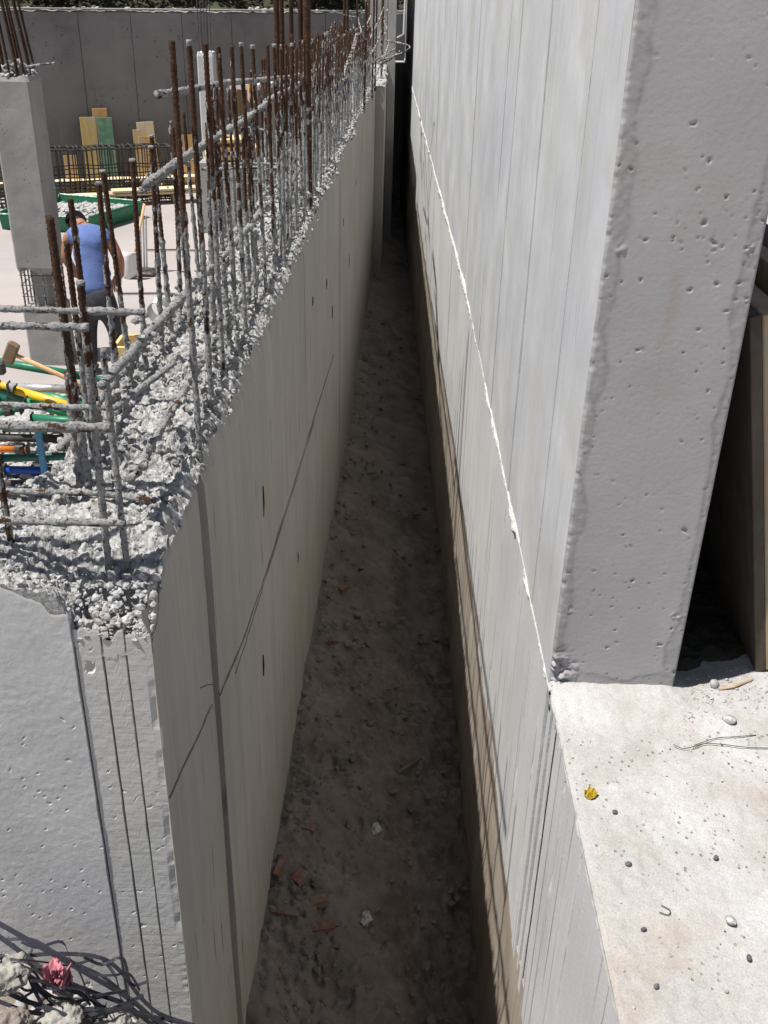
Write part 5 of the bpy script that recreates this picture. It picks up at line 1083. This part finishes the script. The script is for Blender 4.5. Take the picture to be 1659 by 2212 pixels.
for (ps, w), adj in zip(straps, sw):
    P = [gz(*p) for p in ps]; Q = []
    for i in range(len(P) - 1):
        for j in range(5):
            t = j / 5; p0, p1, p2, p3 = P[max(i - 1, 0)], P[i], P[i + 1], P[min(i + 2, len(P) - 1)]
            Q.append(.5 * ((2 * p1) + (p2 - p0) * t + (2 * p0 - 5 * p1 + 4 * p2 - p3) * t * t + (3 * p1 - p0 - 3 * p2 + p3) * t**3))
    Q.append(P[-1]); mb = MB(); mb.ribbon(Q, w * 1.35, .0014, Vector((rr.uniform(-.4, .4), .55, .83)))
    tag(mb.build('packing_strap', M['strap']), adj + ' black packing strap in the tangle at the wall foot', 'strap', 'black straps tangled at the wall foot')
M['lump'] = concrete('beige_plaster', (.27, .25, .22), (.40, .38, .35), 22, bump=.7, stain=(.2, .17, .14), stain_sc=9)
for k in range(16):
    x0_, y0_ = rr.uniform(-30, 190), rr.uniform(2030, 2150); P = [gz(x0_ + t * rr.uniform(30, 46) , y0_ + t * rr.uniform(4, 22) + rr.uniform(-16, 16), 1.27 + .018 * t + rr.uniform(-.03, .03)) for t in range(5)]; Q = []
    for i in range(len(P) - 1):
        for j in range(5):
            t = j / 5; p0, p1, p2, p3 = P[max(i - 1, 0)], P[i], P[i + 1], P[min(i + 2, len(P) - 1)]
            Q.append(.5 * ((2 * p1) + (p2 - p0) * t + (2 * p0 - 5 * p1 + 4 * p2 - p3) * t * t + (3 * p1 - p0 - 3 * p2 + p3) * t**3))
    mb = MB(); mb.ribbon(Q, rr.uniform(.003, .006), .0011, Vector((rr.uniform(-.6, .6), .5, .7))); tag(mb.build('packing_strap', M['strap']), 'thin short black strap lost in the tangle at the wall foot', 'strap', 'thin straps lost in the tangle')
# lumps under the straps
for k, (px, py, y, s, fl, lb) in enumerate(((15, 2105, 1.27, .048, .8, 'pale sack-like lump of plaster at the left frame edge'), (130, 2205, 1.25, .055, .6, 'pale crumpled lump below the pink scrap'), (240, 2222, 1.29, .05, .5, 'pale lump under the straps nearest the trench corner'), (20, 2215, 1.2, .05, .7, 'dark lump in the bottom left corner'))):
    c = gz(px, py, y); o = stones('plaster_lump', np.array([tuple(c)]), np.array([s]), fl, M['lump'] if k < 3 else M['earth'], None, .10, 300 + k)
    sd = o.modifiers.new('sub', 'SUBSURF'); sd.levels = sd.render_levels = 3
    tx = bpy.data.textures.new('lump_noise', 'CLOUDS'); tx.noise_scale = .022; tx.noise_depth = 4; dm = o.modifiers.new('crumple', 'DISPLACE'); dm.texture = tx; dm.strength = .034; dm.texture_coords = 'GLOBAL'
    tag(o, lb, 'lump')
def pink():
    c = gz(122, 2112, 1.295); pk = empty('pink_scrap', c, 'crumpled pink plastic scrap among the black straps', 'scrap')
    for j, (ox, oz, w, h, an) in enumerate(((0, 0, .020, .036, .25), (.012, .012, .014, .022, -.5), (-.004, -.018, .016, .020, .9))):
        us = np.linspace(-1, 1, 26); U, Vv = np.meshgrid(us, us, indexing='ij'); q = 1 + .35 * vnoise(U * 2 + j, Vv * 2, seed=34)
        X0, Z0 = U * w * q * (1 - .35 * Vv**2), Vv * h * q; D = .020 * fbm(U * 1.8 + 5 * j, Vv * 1.8, oct=4, seed=33) + .006 * np.abs(fbm(U * 5, Vv * 3, oct=2, seed=35)) - .012 * (U**2)
        P = np.stack([c.x + ox + X0 * math.cos(an) - Z0 * math.sin(an), c.y + D * -1 + .004 * j, c.z + oz + X0 * math.sin(an) + Z0 * math.cos(an)], -1).reshape(-1, 3)
        o = link('crumpled_sheet', npmesh('crumpled_sheet', P, gridfaces(26, 26)), M['pink'], pk, True); md = o.modifiers.new('thick', 'SOLIDIFY'); md.thickness = .0008
pink()
rg = np.random.default_rng(88); n = 700; x = rg.uniform(-.95, -.41, n); y = rg.uniform(1.0, 1.41, n); s = .003 + .02 * rg.uniform(0, 1, n)**3; zz = -1.95 - .18 * sstep(-.75, -.40, x) + .01
tag(stones('bank_rubble', np.stack([x, y, zz], 1), s, .8, M['core'], None, .3, 89), 'small stones and mortar crumbs at the foot of the broken wall', 'rubble', kind='stuff')
